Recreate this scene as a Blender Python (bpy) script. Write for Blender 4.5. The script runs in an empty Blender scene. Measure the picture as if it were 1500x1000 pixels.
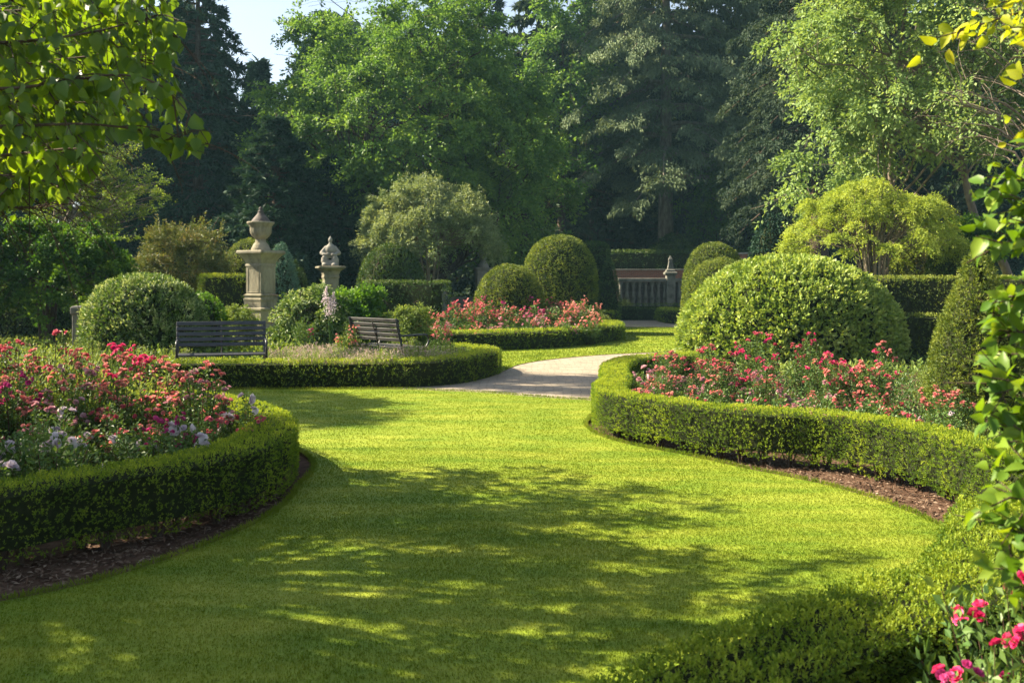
import bpy, math, random
import numpy as np
from mathutils import Vector

# ------------------------------------------------------------------ camera, world, sun, exposure
SC = bpy.context.scene
COL = SC.collection
F, HZ, EYE = 1458.0, 415.0, 1.65           # focal length in photo pixels, horizon row, eye height
cam_d = bpy.data.cameras.new("camera"); cam = bpy.data.objects.new("camera", cam_d); COL.objects.link(cam)
cam.location = (0, 0, EYE); cam.rotation_euler = (math.radians(90), 0, 0)
cam_d.sensor_width = 36; cam_d.lens = 36 * F / 1500; cam_d.shift_y = -(500 - HZ) / 1500
cam_d.clip_start = 0.05; cam_d.clip_end = 2000
cam_d.dof.use_dof = True; cam_d.dof.focus_distance = 11.0; cam_d.dof.aperture_fstop = 5.6
SC.camera = cam

SUN_EL, SUN_DX, SUN_DY = 38.0, -0.97, 0.24   # sun to the left, a little behind the garden
world = bpy.data.worlds.new("World"); SC.world = world; world.use_nodes = True
nt = world.node_tree; bg = nt.nodes["Background"]
sky = nt.nodes.new("ShaderNodeTexSky"); sky.sky_type = 'NISHITA'; sky.sun_disc = False
sky.sun_elevation = math.radians(SUN_EL)
sky.sun_rotation = math.atan2(SUN_DX, SUN_DY)
sky.air_density = 1.0; sky.dust_density = 1.2; sky.ozone_density = 1.0
hs = nt.nodes.new('ShaderNodeHueSaturation'); hs.inputs['Saturation'].default_value = .68
nt.links.new(sky.outputs[0], hs.inputs['Color']); nt.links.new(hs.outputs[0], bg.inputs[0]); bg.inputs[1].default_value = 0.059
sun_d = bpy.data.lights.new("sun", 'SUN'); sun = bpy.data.objects.new("sun", sun_d); COL.objects.link(sun)
sun_d.energy = 5.0; sun_d.angle = math.radians(0.53); sun_d.color = (1.0, 0.87, 0.64)
_c = math.cos(math.radians(SUN_EL)); SUN = Vector((SUN_DX * _c, SUN_DY * _c, math.sin(math.radians(SUN_EL)))).normalized()
sun.rotation_euler = SUN.to_track_quat('Z', 'Y').to_euler(); sun.location = (-20, 8, 30)
SC.view_settings.view_transform = 'Standard'; SC.view_settings.look = 'None'
SC.view_settings.exposure = 2.0; SC.view_settings.gamma = 1.0
SC.render.engine = 'CYCLES'
cy = SC.cycles
cy.max_bounces = 6; cy.diffuse_bounces = 3; cy.glossy_bounces = 1; cy.transmission_bounces = 3; cy.transparent_max_bounces = 4
cy.caustics_reflective = False; cy.caustics_refractive = False

# ------------------------------------------------------------------ pixel -> world (ground measurements)
def G(px, py, z=0.0):
    Y = F * (EYE - z) / (py - HZ); return ((px - 750) * Y / F, Y)
def W(px, py, Y):
    return ((px - 750) * Y / F, Y, EYE - (py - HZ) * Y / F)

rng = np.random.default_rng(11)
random.seed(5)
def rs(seed):
    global rng; rng = np.random.default_rng(seed)

# ------------------------------------------------------------------ noise
def vnoise(P, scale, seed=0):
    p = np.asarray(P, float) * scale + 100.0 + seed * 17.3
    i = np.floor(p).astype(np.int64); f = p - i; f = f * f * (3 - 2 * f)
    out = 0
    for dx in (0, 1):
        for dy in (0, 1):
            for dz in (0, 1):
                h = (i[:, 0] + dx) * 374761393 + (i[:, 1] + dy) * 668265263 + (i[:, 2] + dz) * 2147483647 + seed * 1013
                h = (h ^ (h >> 13)) * 1274126177; h = (h ^ (h >> 16)) & 0xffff
                w = (f[:, 0] if dx else 1 - f[:, 0]) * (f[:, 1] if dy else 1 - f[:, 1]) * (f[:, 2] if dz else 1 - f[:, 2])
                out = out + w * (h / 65535.0)
    return out
def nrm(a):
    return a / np.maximum(np.linalg.norm(a, axis=-1, keepdims=True), 1e-9)
def rdir(n):
    return nrm(rng.normal(size=(n, 3)))

# ------------------------------------------------------------------ geometry collector
class Geo:
    def __init__(s): s.V = []; s.L = []; s.S = []; s.M = []; s.A = []; s.SM = []; s.n = 0
    def add(s, V, Fc, mat=0, val=0.5, smooth=False):
        V = np.asarray(V, np.float32).reshape(-1, 3); Fc = np.asarray(Fc, np.int32)
        if len(Fc) == 0: return
        k, m = Fc.shape
        s.V.append(V); s.L.append((Fc + s.n).ravel()); s.S.append(np.full(k, m, np.int32))
        s.M.append(np.full(k, mat, np.int32)); s.A.append(np.broadcast_to(np.asarray(val, np.float32), (k,)).copy())
        s.SM.append(np.full(k, smooth, bool)); s.n += len(V)
    def mesh(s, name, mats):
        me = bpy.data.meshes.new(name)
        V = np.concatenate(s.V); L = np.concatenate(s.L); S = np.concatenate(s.S)
        me.vertices.add(len(V)); me.vertices.foreach_set("co", V.ravel())
        me.loops.add(len(L)); me.loops.foreach_set("vertex_index", L)
        me.polygons.add(len(S)); st = np.concatenate(([0], np.cumsum(S)[:-1])).astype(np.int32)
        me.polygons.foreach_set("loop_start", st)
        me.polygons.foreach_set("material_index", np.concatenate(s.M))
        me.polygons.foreach_set("use_smooth", np.concatenate(s.SM))
        a = me.attributes.new("v", 'FLOAT', 'FACE'); a.data.foreach_set("value", np.concatenate(s.A))
        for m in mats: me.materials.append(m)
        me.update(calc_edges=True); return me
    def obj(s, name, mats, parent=None, loc=(0, 0, 0)):
        o = bpy.data.objects.new(name, s.mesh(name, mats)); COL.objects.link(o); o.location = loc
        if parent is not None: o.parent = parent
        return o

def tag(o, label, cat, group=None):
    o["label"] = label; o["category"] = cat
    if group: o["group"] = group
    return o
def thing(name, label, cat, loc=(0, 0, 0), rz=0.0, group=None):
    o = bpy.data.objects.new(name, None); COL.objects.link(o); o.location = loc; o.rotation_euler = (0, 0, rz)
    o.empty_display_size = 0.2
    return tag(o, label, cat, group)
def struct(o): o["kind"] = "structure"; return o
def stuff(o, label, cat): o["kind"] = "stuff"; tag(o, label, cat); return o
def put(name, mesh, parent, loc=(0, 0, 0), rot=(0, 0, 0), sc=1.0):
    o = bpy.data.objects.new(name, mesh); COL.objects.link(o); o.parent = parent
    o.location = loc; o.rotation_euler = rot; o.scale = (sc, sc, sc) if np.isscalar(sc) else sc
    return o

# ------------------------------------------------------------------ primitive builders
def box(g, c, size, rz=0.0, mat=0, rx=0.0, bev=0.0):
    sx, sy, sz = [q / 2 for q in size]; b = min(bev, sx * .9, sy * .9, sz * .9)
    def R(P):
        P = np.array(P, float)
        if rx: cx, s_ = math.cos(rx), math.sin(rx); P = P @ np.array([[1, 0, 0], [0, cx, s_], [0, -s_, cx]])
        if rz: cz, s_ = math.cos(rz), math.sin(rz); P = P @ np.array([[cz, s_, 0], [-s_, cz, 0], [0, 0, 1]])
        return P + np.array(c)
    if b <= 0:
        V = [(x, y, z) for x in (-sx, sx) for y in (-sy, sy) for z in (-sz, sz)]
        g.add(R(V), [(0, 1, 3, 2), (4, 6, 7, 5), (0, 4, 5, 1), (2, 3, 7, 6), (0, 2, 6, 4), (1, 5, 7, 3)], mat, 0.5)
        return
    rings = []
    for z, ins in ((-sz, b), (-sz + b, 0), (sz - b, 0), (sz, b)):
        x, y = sx - ins, sy - ins
        if ins: q = [(-x, -y), (x, -y), (x, -y), (x, y), (x, y), (-x, y), (-x, y), (-x, -y)]
        else: q = [(-x + b, -y), (x - b, -y), (x, -y + b), (x, y - b), (x - b, y), (-x + b, y), (-x, y - b), (-x, -y + b)]
        rings.append([(a, d, z) for a, d in q])
    V = np.array(rings).reshape(-1, 3); Fc = []
    for r in range(3):
        for k in range(8):
            a, d = r * 8 + k, r * 8 + (k + 1) % 8
            Fc.append((a, d, d + 8, a + 8))
    g.add(R(V), Fc, mat, 0.5)
    x, y = sx - b, sy - b
    g.add(R([(-x, -y, -sz), (x, -y, -sz), (x, y, -sz), (-x, y, -sz), (-x, -y, sz), (x, -y, sz), (x, y, sz), (-x, y, sz)]),
          [(3, 2, 1, 0), (4, 5, 6, 7)], mat, 0.5)

def tube(g, P, R, sides=6, mat=0, val=0.5, smooth=True, cap=True):
    P = np.asarray(P, float); n = len(P); R = np.broadcast_to(np.asarray(R, float), (n,))
    Tn = nrm(np.gradient(P, axis=0)); ref = np.array([0.13, 0.31, 0.94]) if abs(Tn[0][2]) < .9 else np.array([1., .1, 0])
    A = nrm(np.cross(Tn, ref)); B = np.cross(Tn, A)
    th = np.linspace(0, 2 * math.pi, sides, endpoint=False)
    V = P[:, None] + R[:, None, None] * (np.cos(th)[None, :, None] * A[:, None] + np.sin(th)[None, :, None] * B[:, None])
    idx = np.arange(n * sides).reshape(n, sides); nx = np.roll(idx, -1, 1)
    Fc = np.stack([idx[:-1], nx[:-1], nx[1:], idx[1:]], -1).reshape(-1, 4)
    g.add(V.reshape(-1, 3), Fc, mat, val, smooth)
    if cap:
        g.add(np.concatenate([V[-1], P[-1:]]), [(k, (k + 1) % sides, sides) for k in range(sides)], mat, val, smooth)

def lathe(g, prof, seg=24, c=(0, 0, 0), rz=0.0, mat=0, smooth=True, sx=1.0, sy=1.0, flute=0.0, nfl=12, fz=None):
    prof = np.array(prof, float); th = np.linspace(0, 2 * math.pi, seg, endpoint=False) + rz
    V = np.zeros((len(prof), seg, 3))
    rr = np.repeat(prof[:, :1], seg, 1)
    if flute:
        m = ((prof[:, 1] >= fz[0]) & (prof[:, 1] <= fz[1]))[:, None]
        rr = rr * (1 - m * flute * (0.5 + 0.5 * np.cos(nfl * th))[None])
    V[:, :, 0] = rr * np.cos(th) * sx + c[0]; V[:, :, 1] = rr * np.sin(th) * sy + c[1]; V[:, :, 2] = prof[:, 1:2] + c[2]
    idx = np.arange(len(prof) * seg).reshape(len(prof), seg); nx = np.roll(idx, -1, 1)
    g.add(V.reshape(-1, 3), np.stack([idx[:-1], nx[:-1], nx[1:], idx[1:]], -1).reshape(-1, 4), mat, .5, smooth)
def square(g, prof, c=(0, 0, 0), rz=0.0, mat=0, bev=0.015):
    """square moulding stack: (half side, z)"""
    base = []
    for q in range(4):
        a = rz + q * math.pi / 2
        base.append(a)
    prof = np.array(prof, float); V = []
    for h, z in prof:
        b = min(bev, h * .3)
        for q in range(4):
            ca, sa = math.cos(base[q]), math.sin(base[q])
            for (u, w) in ((h, h - b), (h - b, h)):
                V.append((u * ca - w * sa + c[0], u * sa + w * ca + c[1], z + c[2]))
    n = len(prof); idx = np.arange(n * 8).reshape(n, 8); nx = np.roll(idx, -1, 1)
    g.add(V, np.stack([idx[:-1], nx[:-1], nx[1:], idx[1:]], -1).reshape(-1, 4), mat)
    g.add(V[-8:], [tuple(range(8))], mat)

def catmull(pts, step=0.1):
    P = [np.array(p, float) for p in pts]; P = [2 * P[0] - P[1]] + P + [2 * P[-1] - P[-2]]; out = []
    for i in range(1, len(P) - 2):
        d = np.linalg.norm(P[i + 1] - P[i]); n = max(2, int(d / step))
        for t in np.linspace(0, 1, n, endpoint=False):
            a = 2 * P[i] + (P[i + 1] - P[i - 1]) * t + (2 * P[i - 1] - 5 * P[i] + 4 * P[i + 1] - P[i + 2]) * t * t + (3 * P[i] - P[i - 1] - 3 * P[i + 1] + P[i + 2]) * t ** 3
            out.append(a / 2)
    out.append(P[-2]); return np.array(out)

# ------------------------------------------------------------------ leaves
def leaves4(g, P, D, N, L, Wd, mat=0, val=None, fold=0.18):
    n = len(P)
    if n == 0: return
    D = nrm(D); S = nrm(np.cross(D, N)); N2 = np.cross(S, D)
    L = np.broadcast_to(np.asarray(L, float).reshape(-1, 1), (n, 1)); Wd = np.broadcast_to(np.asarray(Wd, float).reshape(-1, 1), (n, 1))
    V = np.stack([P, P + D * L * .45 + S * Wd * .5 + N2 * Wd * fold, P + D * L, P + D * L * .45 - S * Wd * .5 + N2 * Wd * fold], 1)
    if val is None: val = rng.random(n)
    g.add(V.reshape(-1, 3), np.arange(n * 4).reshape(n, 4), mat, val)
def leaves8(g, P, D, N, L, Wd, mat=0, val=None, fold=0.22, curl=0.25):
    n = len(P)
    if n == 0: return
    D = nrm(D); S = nrm(np.cross(D, N)); U = np.cross(S, D)
    L = np.broadcast_to(np.asarray(L, float).reshape(-1, 1), (n, 1)); Wd = np.broadcast_to(np.asarray(Wd, float).reshape(-1, 1), (n, 1))
    def q(t, s): return P + D * L * t + S * Wd * s * .5 + U * (Wd * fold * abs(s) - L * curl * t * t)
    V = np.stack([q(0, 0), q(.22, .85), q(.26, 0), q(.22, -.85), q(.55, .92), q(.6, 0), q(.55, -.92), q(.82, .42), q(.82, -.42), q(1, 0)], 1)
    if val is None: val = rng.random(n)
    b = np.arange(n)[:, None] * 10
    quads = np.array([(2, 1, 4, 5), (3, 2, 5, 6), (5, 4, 7, 9), (6, 5, 9, 8)])
    tris = np.array([(0, 1, 2), (0, 2, 3)])
    base = V.reshape(-1, 3)
    g.add(base, (b[:, None] + quads[None]).reshape(-1, 4), mat, np.repeat(val, 4), True)
    g.n -= len(base); g.V.pop()
    g.add(base, (b[:, None] + tris[None]).reshape(-1, 3), mat, np.repeat(val, 2), True)

# ------------------------------------------------------------------ materials
def new_mat(name):
    m = bpy.data.materials.new(name); m.use_nodes = True; t = m.node_tree
    t.nodes.clear(); o = t.nodes.new("ShaderNodeOutputMaterial"); return m, t, o
def ramp(t, cols, pos=None):
    r = t.nodes.new("ShaderNodeValToRGB"); e = r.color_ramp.elements
    pos = pos or np.linspace(0, 1, len(cols))
    while len(e) < len(cols): e.new(0.5)
    for i, c in enumerate(cols): e[i].position = float(pos[i]); e[i].color = (*c, 1)
    return r
def leafmat(name, cols, trans=0.35, rough=0.45, spec=0.25, tint=(1.25, 1.15, 0.55), pos=None):
    m, t, o = new_mat(name)
    a = t.nodes.new("ShaderNodeAttribute"); a.attribute_name = "v"
    r = ramp(t, cols, pos); t.links.new(a.outputs["Fac"], r.inputs[0])
    p = t.nodes.new("ShaderNodeBsdfPrincipled"); p.inputs["Roughness"].default_value = rough
    p.inputs["Specular IOR Level"].default_value = spec
    t.links.new(r.outputs[0], p.inputs["Base Color"])
    tr = t.nodes.new("ShaderNodeBsdfTranslucent"); mu = t.nodes.new("ShaderNodeMix"); mu.data_type = 'RGBA'; mu.blend_type = 'MULTIPLY'
    mu.inputs[0].default_value = 1; t.links.new(r.outputs[0], mu.inputs[6]); mu.inputs[7].default_value = (*tint, 1)
    t.links.new(mu.outputs[2], tr.inputs[0])
    mx = t.nodes.new("ShaderNodeMixShader"); mx.inputs[0].default_value = trans
    t.links.new(p.outputs[0], mx.inputs[1]); t.links.new(tr.outputs[0], mx.inputs[2]); t.links.new(mx.outputs[0], o.inputs[0])
    return m
def surf(name, cols, scale=4, detail=6, rough=0.8, bump=0.3, bscale=None, spec=0.3, bdist=0.02, stretch=None, pos=(0.3, 0.5, 0.7), metallic=0):
    m, t, o = new_mat(name)
    tc = t.nodes.new("ShaderNodeTexCoord"); vec = tc.outputs["Object"]
    if stretch:
        mp = t.nodes.new("ShaderNodeMapping"); mp.inputs["Scale"].default_value = stretch; t.links.new(vec, mp.inputs[0]); vec = mp.outputs[0]
    n = t.nodes.new("ShaderNodeTexNoise"); n.inputs["Scale"].default_value = scale; n.inputs["Detail"].default_value = detail; n.inputs["Roughness"].default_value = .65
    t.links.new(vec, n.inputs["Vector"])
    r = ramp(t, cols, pos if len(cols) == 3 else None); t.links.new(n.outputs[0], r.inputs[0])
    p = t.nodes.new("ShaderNodeBsdfPrincipled"); p.inputs["Roughness"].default_value = rough; p.inputs["Specular IOR Level"].default_value = spec
    p.inputs["Metallic"].default_value = metallic
    t.links.new(r.outputs[0], p.inputs["Base Color"])
    n2 = t.nodes.new("ShaderNodeTexNoise"); n2.inputs["Scale"].default_value = bscale or scale * 5; n2.inputs["Detail"].default_value = 5
    t.links.new(vec, n2.inputs["Vector"])
    b = t.nodes.new("ShaderNodeBump"); b.inputs["Strength"].default_value = bump; b.inputs["Distance"].default_value = bdist
    t.links.new(n2.outputs[0], b.inputs["Height"]); t.links.new(b.outputs[0], p.inputs["Normal"])
    t.links.new(p.outputs[0], o.inputs[0]); m["p"] = p.name
    return m

def grass_mat(name, blade):
    m, t, o = new_mat(name)
    ge = t.nodes.new("ShaderNodeNewGeometry")
    mp = t.nodes.new("ShaderNodeMapping"); mp.inputs["Scale"].default_value = (0.55, 1.5, 1); t.links.new(ge.outputs["Position"], mp.inputs[0])
    n = t.nodes.new("ShaderNodeTexNoise"); n.inputs["Scale"].default_value = 1.7; n.inputs["Detail"].default_value = 7; n.inputs["Roughness"].default_value = .62
    t.links.new(mp.outputs[0], n.inputs["Vector"])
    r = ramp(t, [(.118, .187, .015), (.172, .226, .019), (.252, .288, .034)], (.34, .5, .66)); t.links.new(n.outputs[0], r.inputs[0])
    col = r.outputs[0]
    if blade:
        a = t.nodes.new("ShaderNodeAttribute"); a.attribute_name = "v"
        r2 = ramp(t, [(.86, .94, .8), (1.0, 1.0, 1.0), (1.2, 1.08, 1.1)]); t.links.new(a.outputs["Fac"], r2.inputs[0])
        mu = t.nodes.new("ShaderNodeMix"); mu.data_type = 'RGBA'; mu.blend_type = 'MULTIPLY'; mu.inputs[0].default_value = 1
        t.links.new(col, mu.inputs[6]); t.links.new(r2.outputs[0], mu.inputs[7]); col = mu.outputs[2]
    p = t.nodes.new("ShaderNodeBsdfPrincipled"); p.inputs["Roughness"].default_value = .6; p.inputs["Specular IOR Level"].default_value = .12
    t.links.new(col, p.inputs["Base Color"])
    if blade:
        tr = t.nodes.new("ShaderNodeBsdfTranslucent"); t.links.new(col, tr.inputs[0])
        mx = t.nodes.new("ShaderNodeMixShader"); mx.inputs[0].default_value = .45
        t.links.new(p.outputs[0], mx.inputs[1]); t.links.new(tr.outputs[0], mx.inputs[2]); t.links.new(mx.outputs[0], o.inputs[0])
    else:
        n2 = t.nodes.new("ShaderNodeTexNoise"); n2.inputs["Scale"].default_value = 45; n2.inputs["Detail"].default_value = 4
        t.links.new(ge.outputs["Position"], n2.inputs["Vector"])
        b = t.nodes.new("ShaderNodeBump"); b.inputs["Strength"].default_value = .5; b.inputs["Distance"].default_value = .02
        t.links.new(n2.outputs[0], b.inputs["Height"]); t.links.new(b.outputs[0], p.inputs["Normal"]); t.links.new(p.outputs[0], o.inputs[0])
    return m

M = {}
M['lawn'] = grass_mat("lawn_turf", False); M['blade'] = grass_mat("grass_blade", True)
M['soil'] = surf("garden_soil", [(.045, .026, .017), (.095, .055, .036), (.16, .10, .07)], 9, 8, .95, .8, 60, .1, .02)
M['forest_floor'] = surf("forest_floor", [(.02, .022, .012), (.035, .04, .018), (.05, .05, .03)], 3, 8, .95, .6, 20, .1, .05)
M['mulch'] = leafmat("bark_chip", [(.06, .032, .02), (.14, .09, .06), (.26, .19, .14)], 0.0, .8, .1)
M['bark'] = surf("bark_brown", [(.03, .02, .014), (.075, .052, .038), (.13, .10, .075)], 7, 8, .9, .9, 25, .1, .03, (1, 1, .25))
M['bark_grey'] = surf("bark_grey", [(.08, .065, .05), (.18, .145, .11), (.30, .25, .20)], 5, 8, .85, .7, 22, .15, .02, (1, 1, .3))
M['wood_in'] = surf("hedge_inner_wood", [(.012, .015, .006), (.02, .026, .01), (.03, .034, .016)], 20, 4, .95, .6, 60, .05)
M['twig'] = leafmat("twig", [(.05, .03, .02), (.10, .06, .04)], 0, .8, .1)
M['stone'] = surf("sandstone", [(.06, .058, .04), (.21, .19, .135), (.32, .29, .215)], 2.6, 10, .9, .5, 30, .2, .02, (1, 1, .5), (.3, .48, .72))
M['stone_grey'] = surf("weathered_stone", [(.10, .095, .075), (.23, .215, .185), (.34, .32, .275)], 3.0, 10, .88, .45, 30, .2, .02, None, (.28, .45, .7))
M['stone_shade'] = surf("shaded_stone", [(.06, .065, .05), (.135, .135, .115), (.22, .215, .19)], 3.0, 10, .9, .45, 30, .15, .02, None, (.28, .45, .7))  # darker copy of weathered_stone, with the balustrade's shade put into its colour
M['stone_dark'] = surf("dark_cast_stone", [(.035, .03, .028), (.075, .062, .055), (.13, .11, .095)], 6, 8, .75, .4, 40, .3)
M['paint'] = surf("black_gloss_paint", [(.012, .013, .016), (.020, .021, .025), (.035, .036, .042)], 14, 4, .38, .15, 60, .5, .004)
M['slat'] = surf("charcoal_painted_timber", [(.02, .021, .026), (.036, .038, .046), (.07, .07, .08)], 5, 8, .45, .3, 30, .45, .004, (1, 6, 6))
M['oldpaint'] = surf("weathered_black_timber", [(.014, .014, .014), (.026, .025, .025), (.05, .046, .042)], 4, 8, .6, .4, 30, .3, .006, (1, 5, 5), (.3, .5, .75))

# leaf palettes
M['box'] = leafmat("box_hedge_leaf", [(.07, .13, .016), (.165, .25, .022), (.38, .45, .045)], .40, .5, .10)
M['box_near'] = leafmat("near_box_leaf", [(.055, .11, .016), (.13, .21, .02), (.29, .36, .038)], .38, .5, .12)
M['box_far'] = leafmat("clipped_hedge_leaf", [(.07, .13, .016), (.165, .25, .022), (.40, .46, .045)], .38, .5, .15)
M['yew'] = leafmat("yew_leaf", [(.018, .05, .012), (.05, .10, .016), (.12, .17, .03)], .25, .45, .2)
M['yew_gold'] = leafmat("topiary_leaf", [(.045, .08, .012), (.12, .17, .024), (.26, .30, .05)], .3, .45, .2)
M['laurel'] = leafmat("broad_mound_leaf", [(.12, .20, .03), (.24, .33, .06), (.42, .50, .15)], .35, .42, .25)
M['choisya'] = leafmat("dark_mound_leaf", [(.045, .10, .02), (.11, .185, .035), (.46, .53, .28)], .3, .4, .3)
M['maple'] = leafmat("maple_leaf", [(.06, .14, .03), (.12, .23, .045), (.22, .34, .06)], .45, .45, .2)
M['spruce'] = leafmat("spruce_needle", [(.010, .030, .018), (.020, .052, .030), (.04, .085, .045)], .15, .6, .12)
M['cedar'] = leafmat("cedar_needle", [(.075, .11, .055), (.13, .175, .085), (.20, .25, .125)], .2, .6, .12)
M['cedar_dk'] = leafmat("dark_cedar_needle", [(.018, .035, .02), (.035, .06, .032), (.07, .10, .05)], .2, .6, .12)
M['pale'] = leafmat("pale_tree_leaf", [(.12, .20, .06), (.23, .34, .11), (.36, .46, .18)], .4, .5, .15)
M['gold'] = leafmat("golden_maple_leaf", [(.16, .235, .035), (.30, .38, .06), (.46, .53, .11)], .45, .5, .15)
M['olive'] = leafmat("silver_shrub_leaf", [(.11, .16, .07), (.22, .28, .12), (.36, .41, .20)], .3, .5, .25)
M['bronze'] = leafmat("bronze_shrub_leaf", [(.07, .10, .03), (.13, .16, .045), (.24, .19, .07)], .3, .5, .2)
M['feather'] = leafmat("young_leaf", [(.07, .13, .02), (.14, .22, .03), (.26, .33, .06)], .45, .5, .2)
M['green'] = leafmat("mid_green_leaf", [(.04, .11, .01), (.08, .19, .015), (.17, .30, .03)], .45, .45, .2)
M['leafy'] = leafmat("small_tree_leaf", [(.025, .07, .010), (.05, .125, .014), (.15, .26, .025)], .4, .5, .15)
M['near'] = leafmat("linden_leaf", [(.045, .10, .022), (.07, .145, .02), (.13, .22, .02)], .52, .38, .35, (2.8, 2.1, .25))
M['nearR'] = leafmat("branch_leaf_right", [(.06, .14, .018), (.12, .22, .022), (.22, .31, .03)], .45, .42, .3, (1.6, 1.4, .3))
M['yellow'] = leafmat("yellow_leaf", [(.26, .32, .02), (.40, .42, .03), (.50, .40, .04)], .5, .45, .25, (1.3, 1.3, .4))
M['rose_leaf'] = leafmat("rose_leaf", [(.03, .075, .022), (.07, .14, .03), (.14, .22, .05)], .3, .45, .3)
M['herb'] = leafmat("herb_leaf", [(.09, .15, .03), (.17, .24, .05), (.26, .33, .09)], .35, .5, .2)
M['lav'] = leafmat("soft_grey_leaf", [(.12, .19, .06), (.21, .29, .10), (.33, .38, .17)], .35, .6, .1)
M['blue_leaf'] = leafmat("blue_grey_needle", [(.05, .11, .09), (.08, .17, .13), (.14, .24, .18)], .2, .6, .2)
M['wood_mass'] = leafmat("distant_wood_leaf", [(.010, .026, .014), (.02, .045, .02), (.04, .075, .03)], .25, .6, .1)
def petal(name, a, b, c): return leafmat(name, [a, b, c], .3, .5, .2, (1.1, 1, 1))
M['coral'] = petal("coral_petal", (.58, .14, .14), (.72, .27, .24), (.82, .42, .37))
M['red'] = petal("crimson_petal", (.46, .06, .10), (.60, .12, .17), (.72, .24, .26))
M['magenta'] = petal("magenta_petal", (.42, .03, .17), (.58, .06, .25), (.70, .16, .36))
M['pink'] = petal("pink_petal", (.42, .16, .22), (.54, .26, .31), (.64, .40, .43))
M['white'] = petal("blush_white_petal", (.50, .40, .48), (.63, .54, .60), (.74, .68, .70))
M['hot'] = petal("hot_pink_petal", (.55, .02, .12), (.72, .05, .2), (.82, .16, .32))
M['mauve'] = petal("mauve_floret", (.26, .28, .13), (.45, .32, .30), (.58, .44, .42))

def brick_mat(name, c1, c2, mort, sc, bw, rh, ms=.02):
    m, t, o = new_mat(name); ge = t.nodes.new("ShaderNodeTexCoord")
    b = t.nodes.new("ShaderNodeTexBrick"); b.inputs["Scale"].default_value = sc
    b.inputs["Color1"].default_value = (*c1, 1); b.inputs["Color2"].default_value = (*c2, 1); b.inputs["Mortar"].default_value = (*mort, 1)
    b.inputs["Mortar Size"].default_value = ms; b.inputs["Brick Width"].default_value = bw; b.inputs["Row Height"].default_value = rh
    return m, t, o, ge, b
def paving():
    m, t, o, ge, b = brick_mat("pale_paving", (.29, .24, .185), (.35, .295, .225), (.20, .165, .125), 1.0, .26, .15, .010)
    n = t.nodes.new("ShaderNodeTexNoise"); n.inputs["Scale"].default_value = 1.3
    ad = t.nodes.new("ShaderNodeVectorMath"); ad.operation = 'MULTIPLY_ADD'; ad.inputs[1].default_value = (.25, .25, 0)
    t.links.new(ge.outputs["Object"], n.inputs[0]); t.links.new(n.outputs["Color"], ad.inputs[0]); t.links.new(ge.outputs["Object"], ad.inputs[2])
    t.links.new(ad.outputs[0], b.inputs["Vector"])
    n2 = t.nodes.new("ShaderNodeTexNoise"); n2.inputs["Scale"].default_value = 3; n2.inputs["Detail"].default_value = 8
    t.links.new(ge.outputs["Object"], n2.inputs[0]); r = ramp(t, [(.72, .70, .68), (1.08, 1.06, 1.02)], (.3, .7)); t.links.new(n2.outputs[0], r.inputs[0])
    mu = t.nodes.new("ShaderNodeMix"); mu.data_type = 'RGBA'; mu.blend_type = 'MULTIPLY'; mu.inputs[0].default_value = 1
    t.links.new(b.outputs[0], mu.inputs[6]); t.links.new(r.outputs[0], mu.inputs[7])
    p = t.nodes.new("ShaderNodeBsdfPrincipled"); p.inputs["Roughness"].default_value = .85; t.links.new(mu.outputs[2], p.inputs["Base Color"])
    bp = t.nodes.new("ShaderNodeBump"); bp.inputs["Strength"].default_value = .6; bp.inputs["Distance"].default_value = .01; bp.invert = True
    t.links.new(b.outputs["Fac"], bp.inputs["Height"]); t.links.new(bp.outputs[0], p.inputs["Normal"]); t.links.new(p.outputs[0], o.inputs[0])
    return m
M['paving'] = paving()
def brickwall():
    m, t, o, ge, b = brick_mat("red_brick", (.30, .10, .06), (.22, .075, .05), (.25, .2, .16), 1.0, .23, .075, .010)
    mp = t.nodes.new("ShaderNodeMapping"); mp.inputs["Rotation"].default_value = (math.radians(90), 0, 0)
    t.links.new(ge.outputs["Object"], mp.inputs[0]); t.links.new(mp.outputs[0], b.inputs["Vector"])
    p = t.nodes.new("ShaderNodeBsdfPrincipled"); p.inputs["Roughness"].default_value = .9; t.links.new(b.outputs[0], p.inputs["Base Color"]); t.links.new(p.outputs[0], o.inputs[0])
    return m
M['brick'] = brickwall()

# ------------------------------------------------------------------ the ground, lawn, path
def poly_sheet(name, pts, z, zb, mats, skirt=True):
    n = len(pts); V = [(x, y, z) for x, y in pts]; Fc = [tuple(range(n))]
    if skirt:
        V += [(x, y, zb) for x, y in pts]; Fc += [(i, i + n, (i + 1) % n + n, (i + 1) % n) for i in range(n)]
    me = bpy.data.meshes.new(name); me.from_pydata(V, [], Fc)
    for m in mats: me.materials.append(m)
    if skirt and len(mats) > 1:
        for p in list(me.polygons)[1:]: p.material_index = 1
    o = bpy.data.objects.new(name, me); COL.objects.link(o); return struct(o)

def rect(x0, y0, x1, y1): return [(x0, y0), (x1, y0), (x1, y1), (x0, y1)]
poly_sheet("ground", rect(-150, -60, 150, 190), -0.045, 0, [M['forest_floor']], False)
poly_sheet("bed_soil", rect(-22, 1.0, 22, 40), -0.038, 0, [M['soil']], False)

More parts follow.
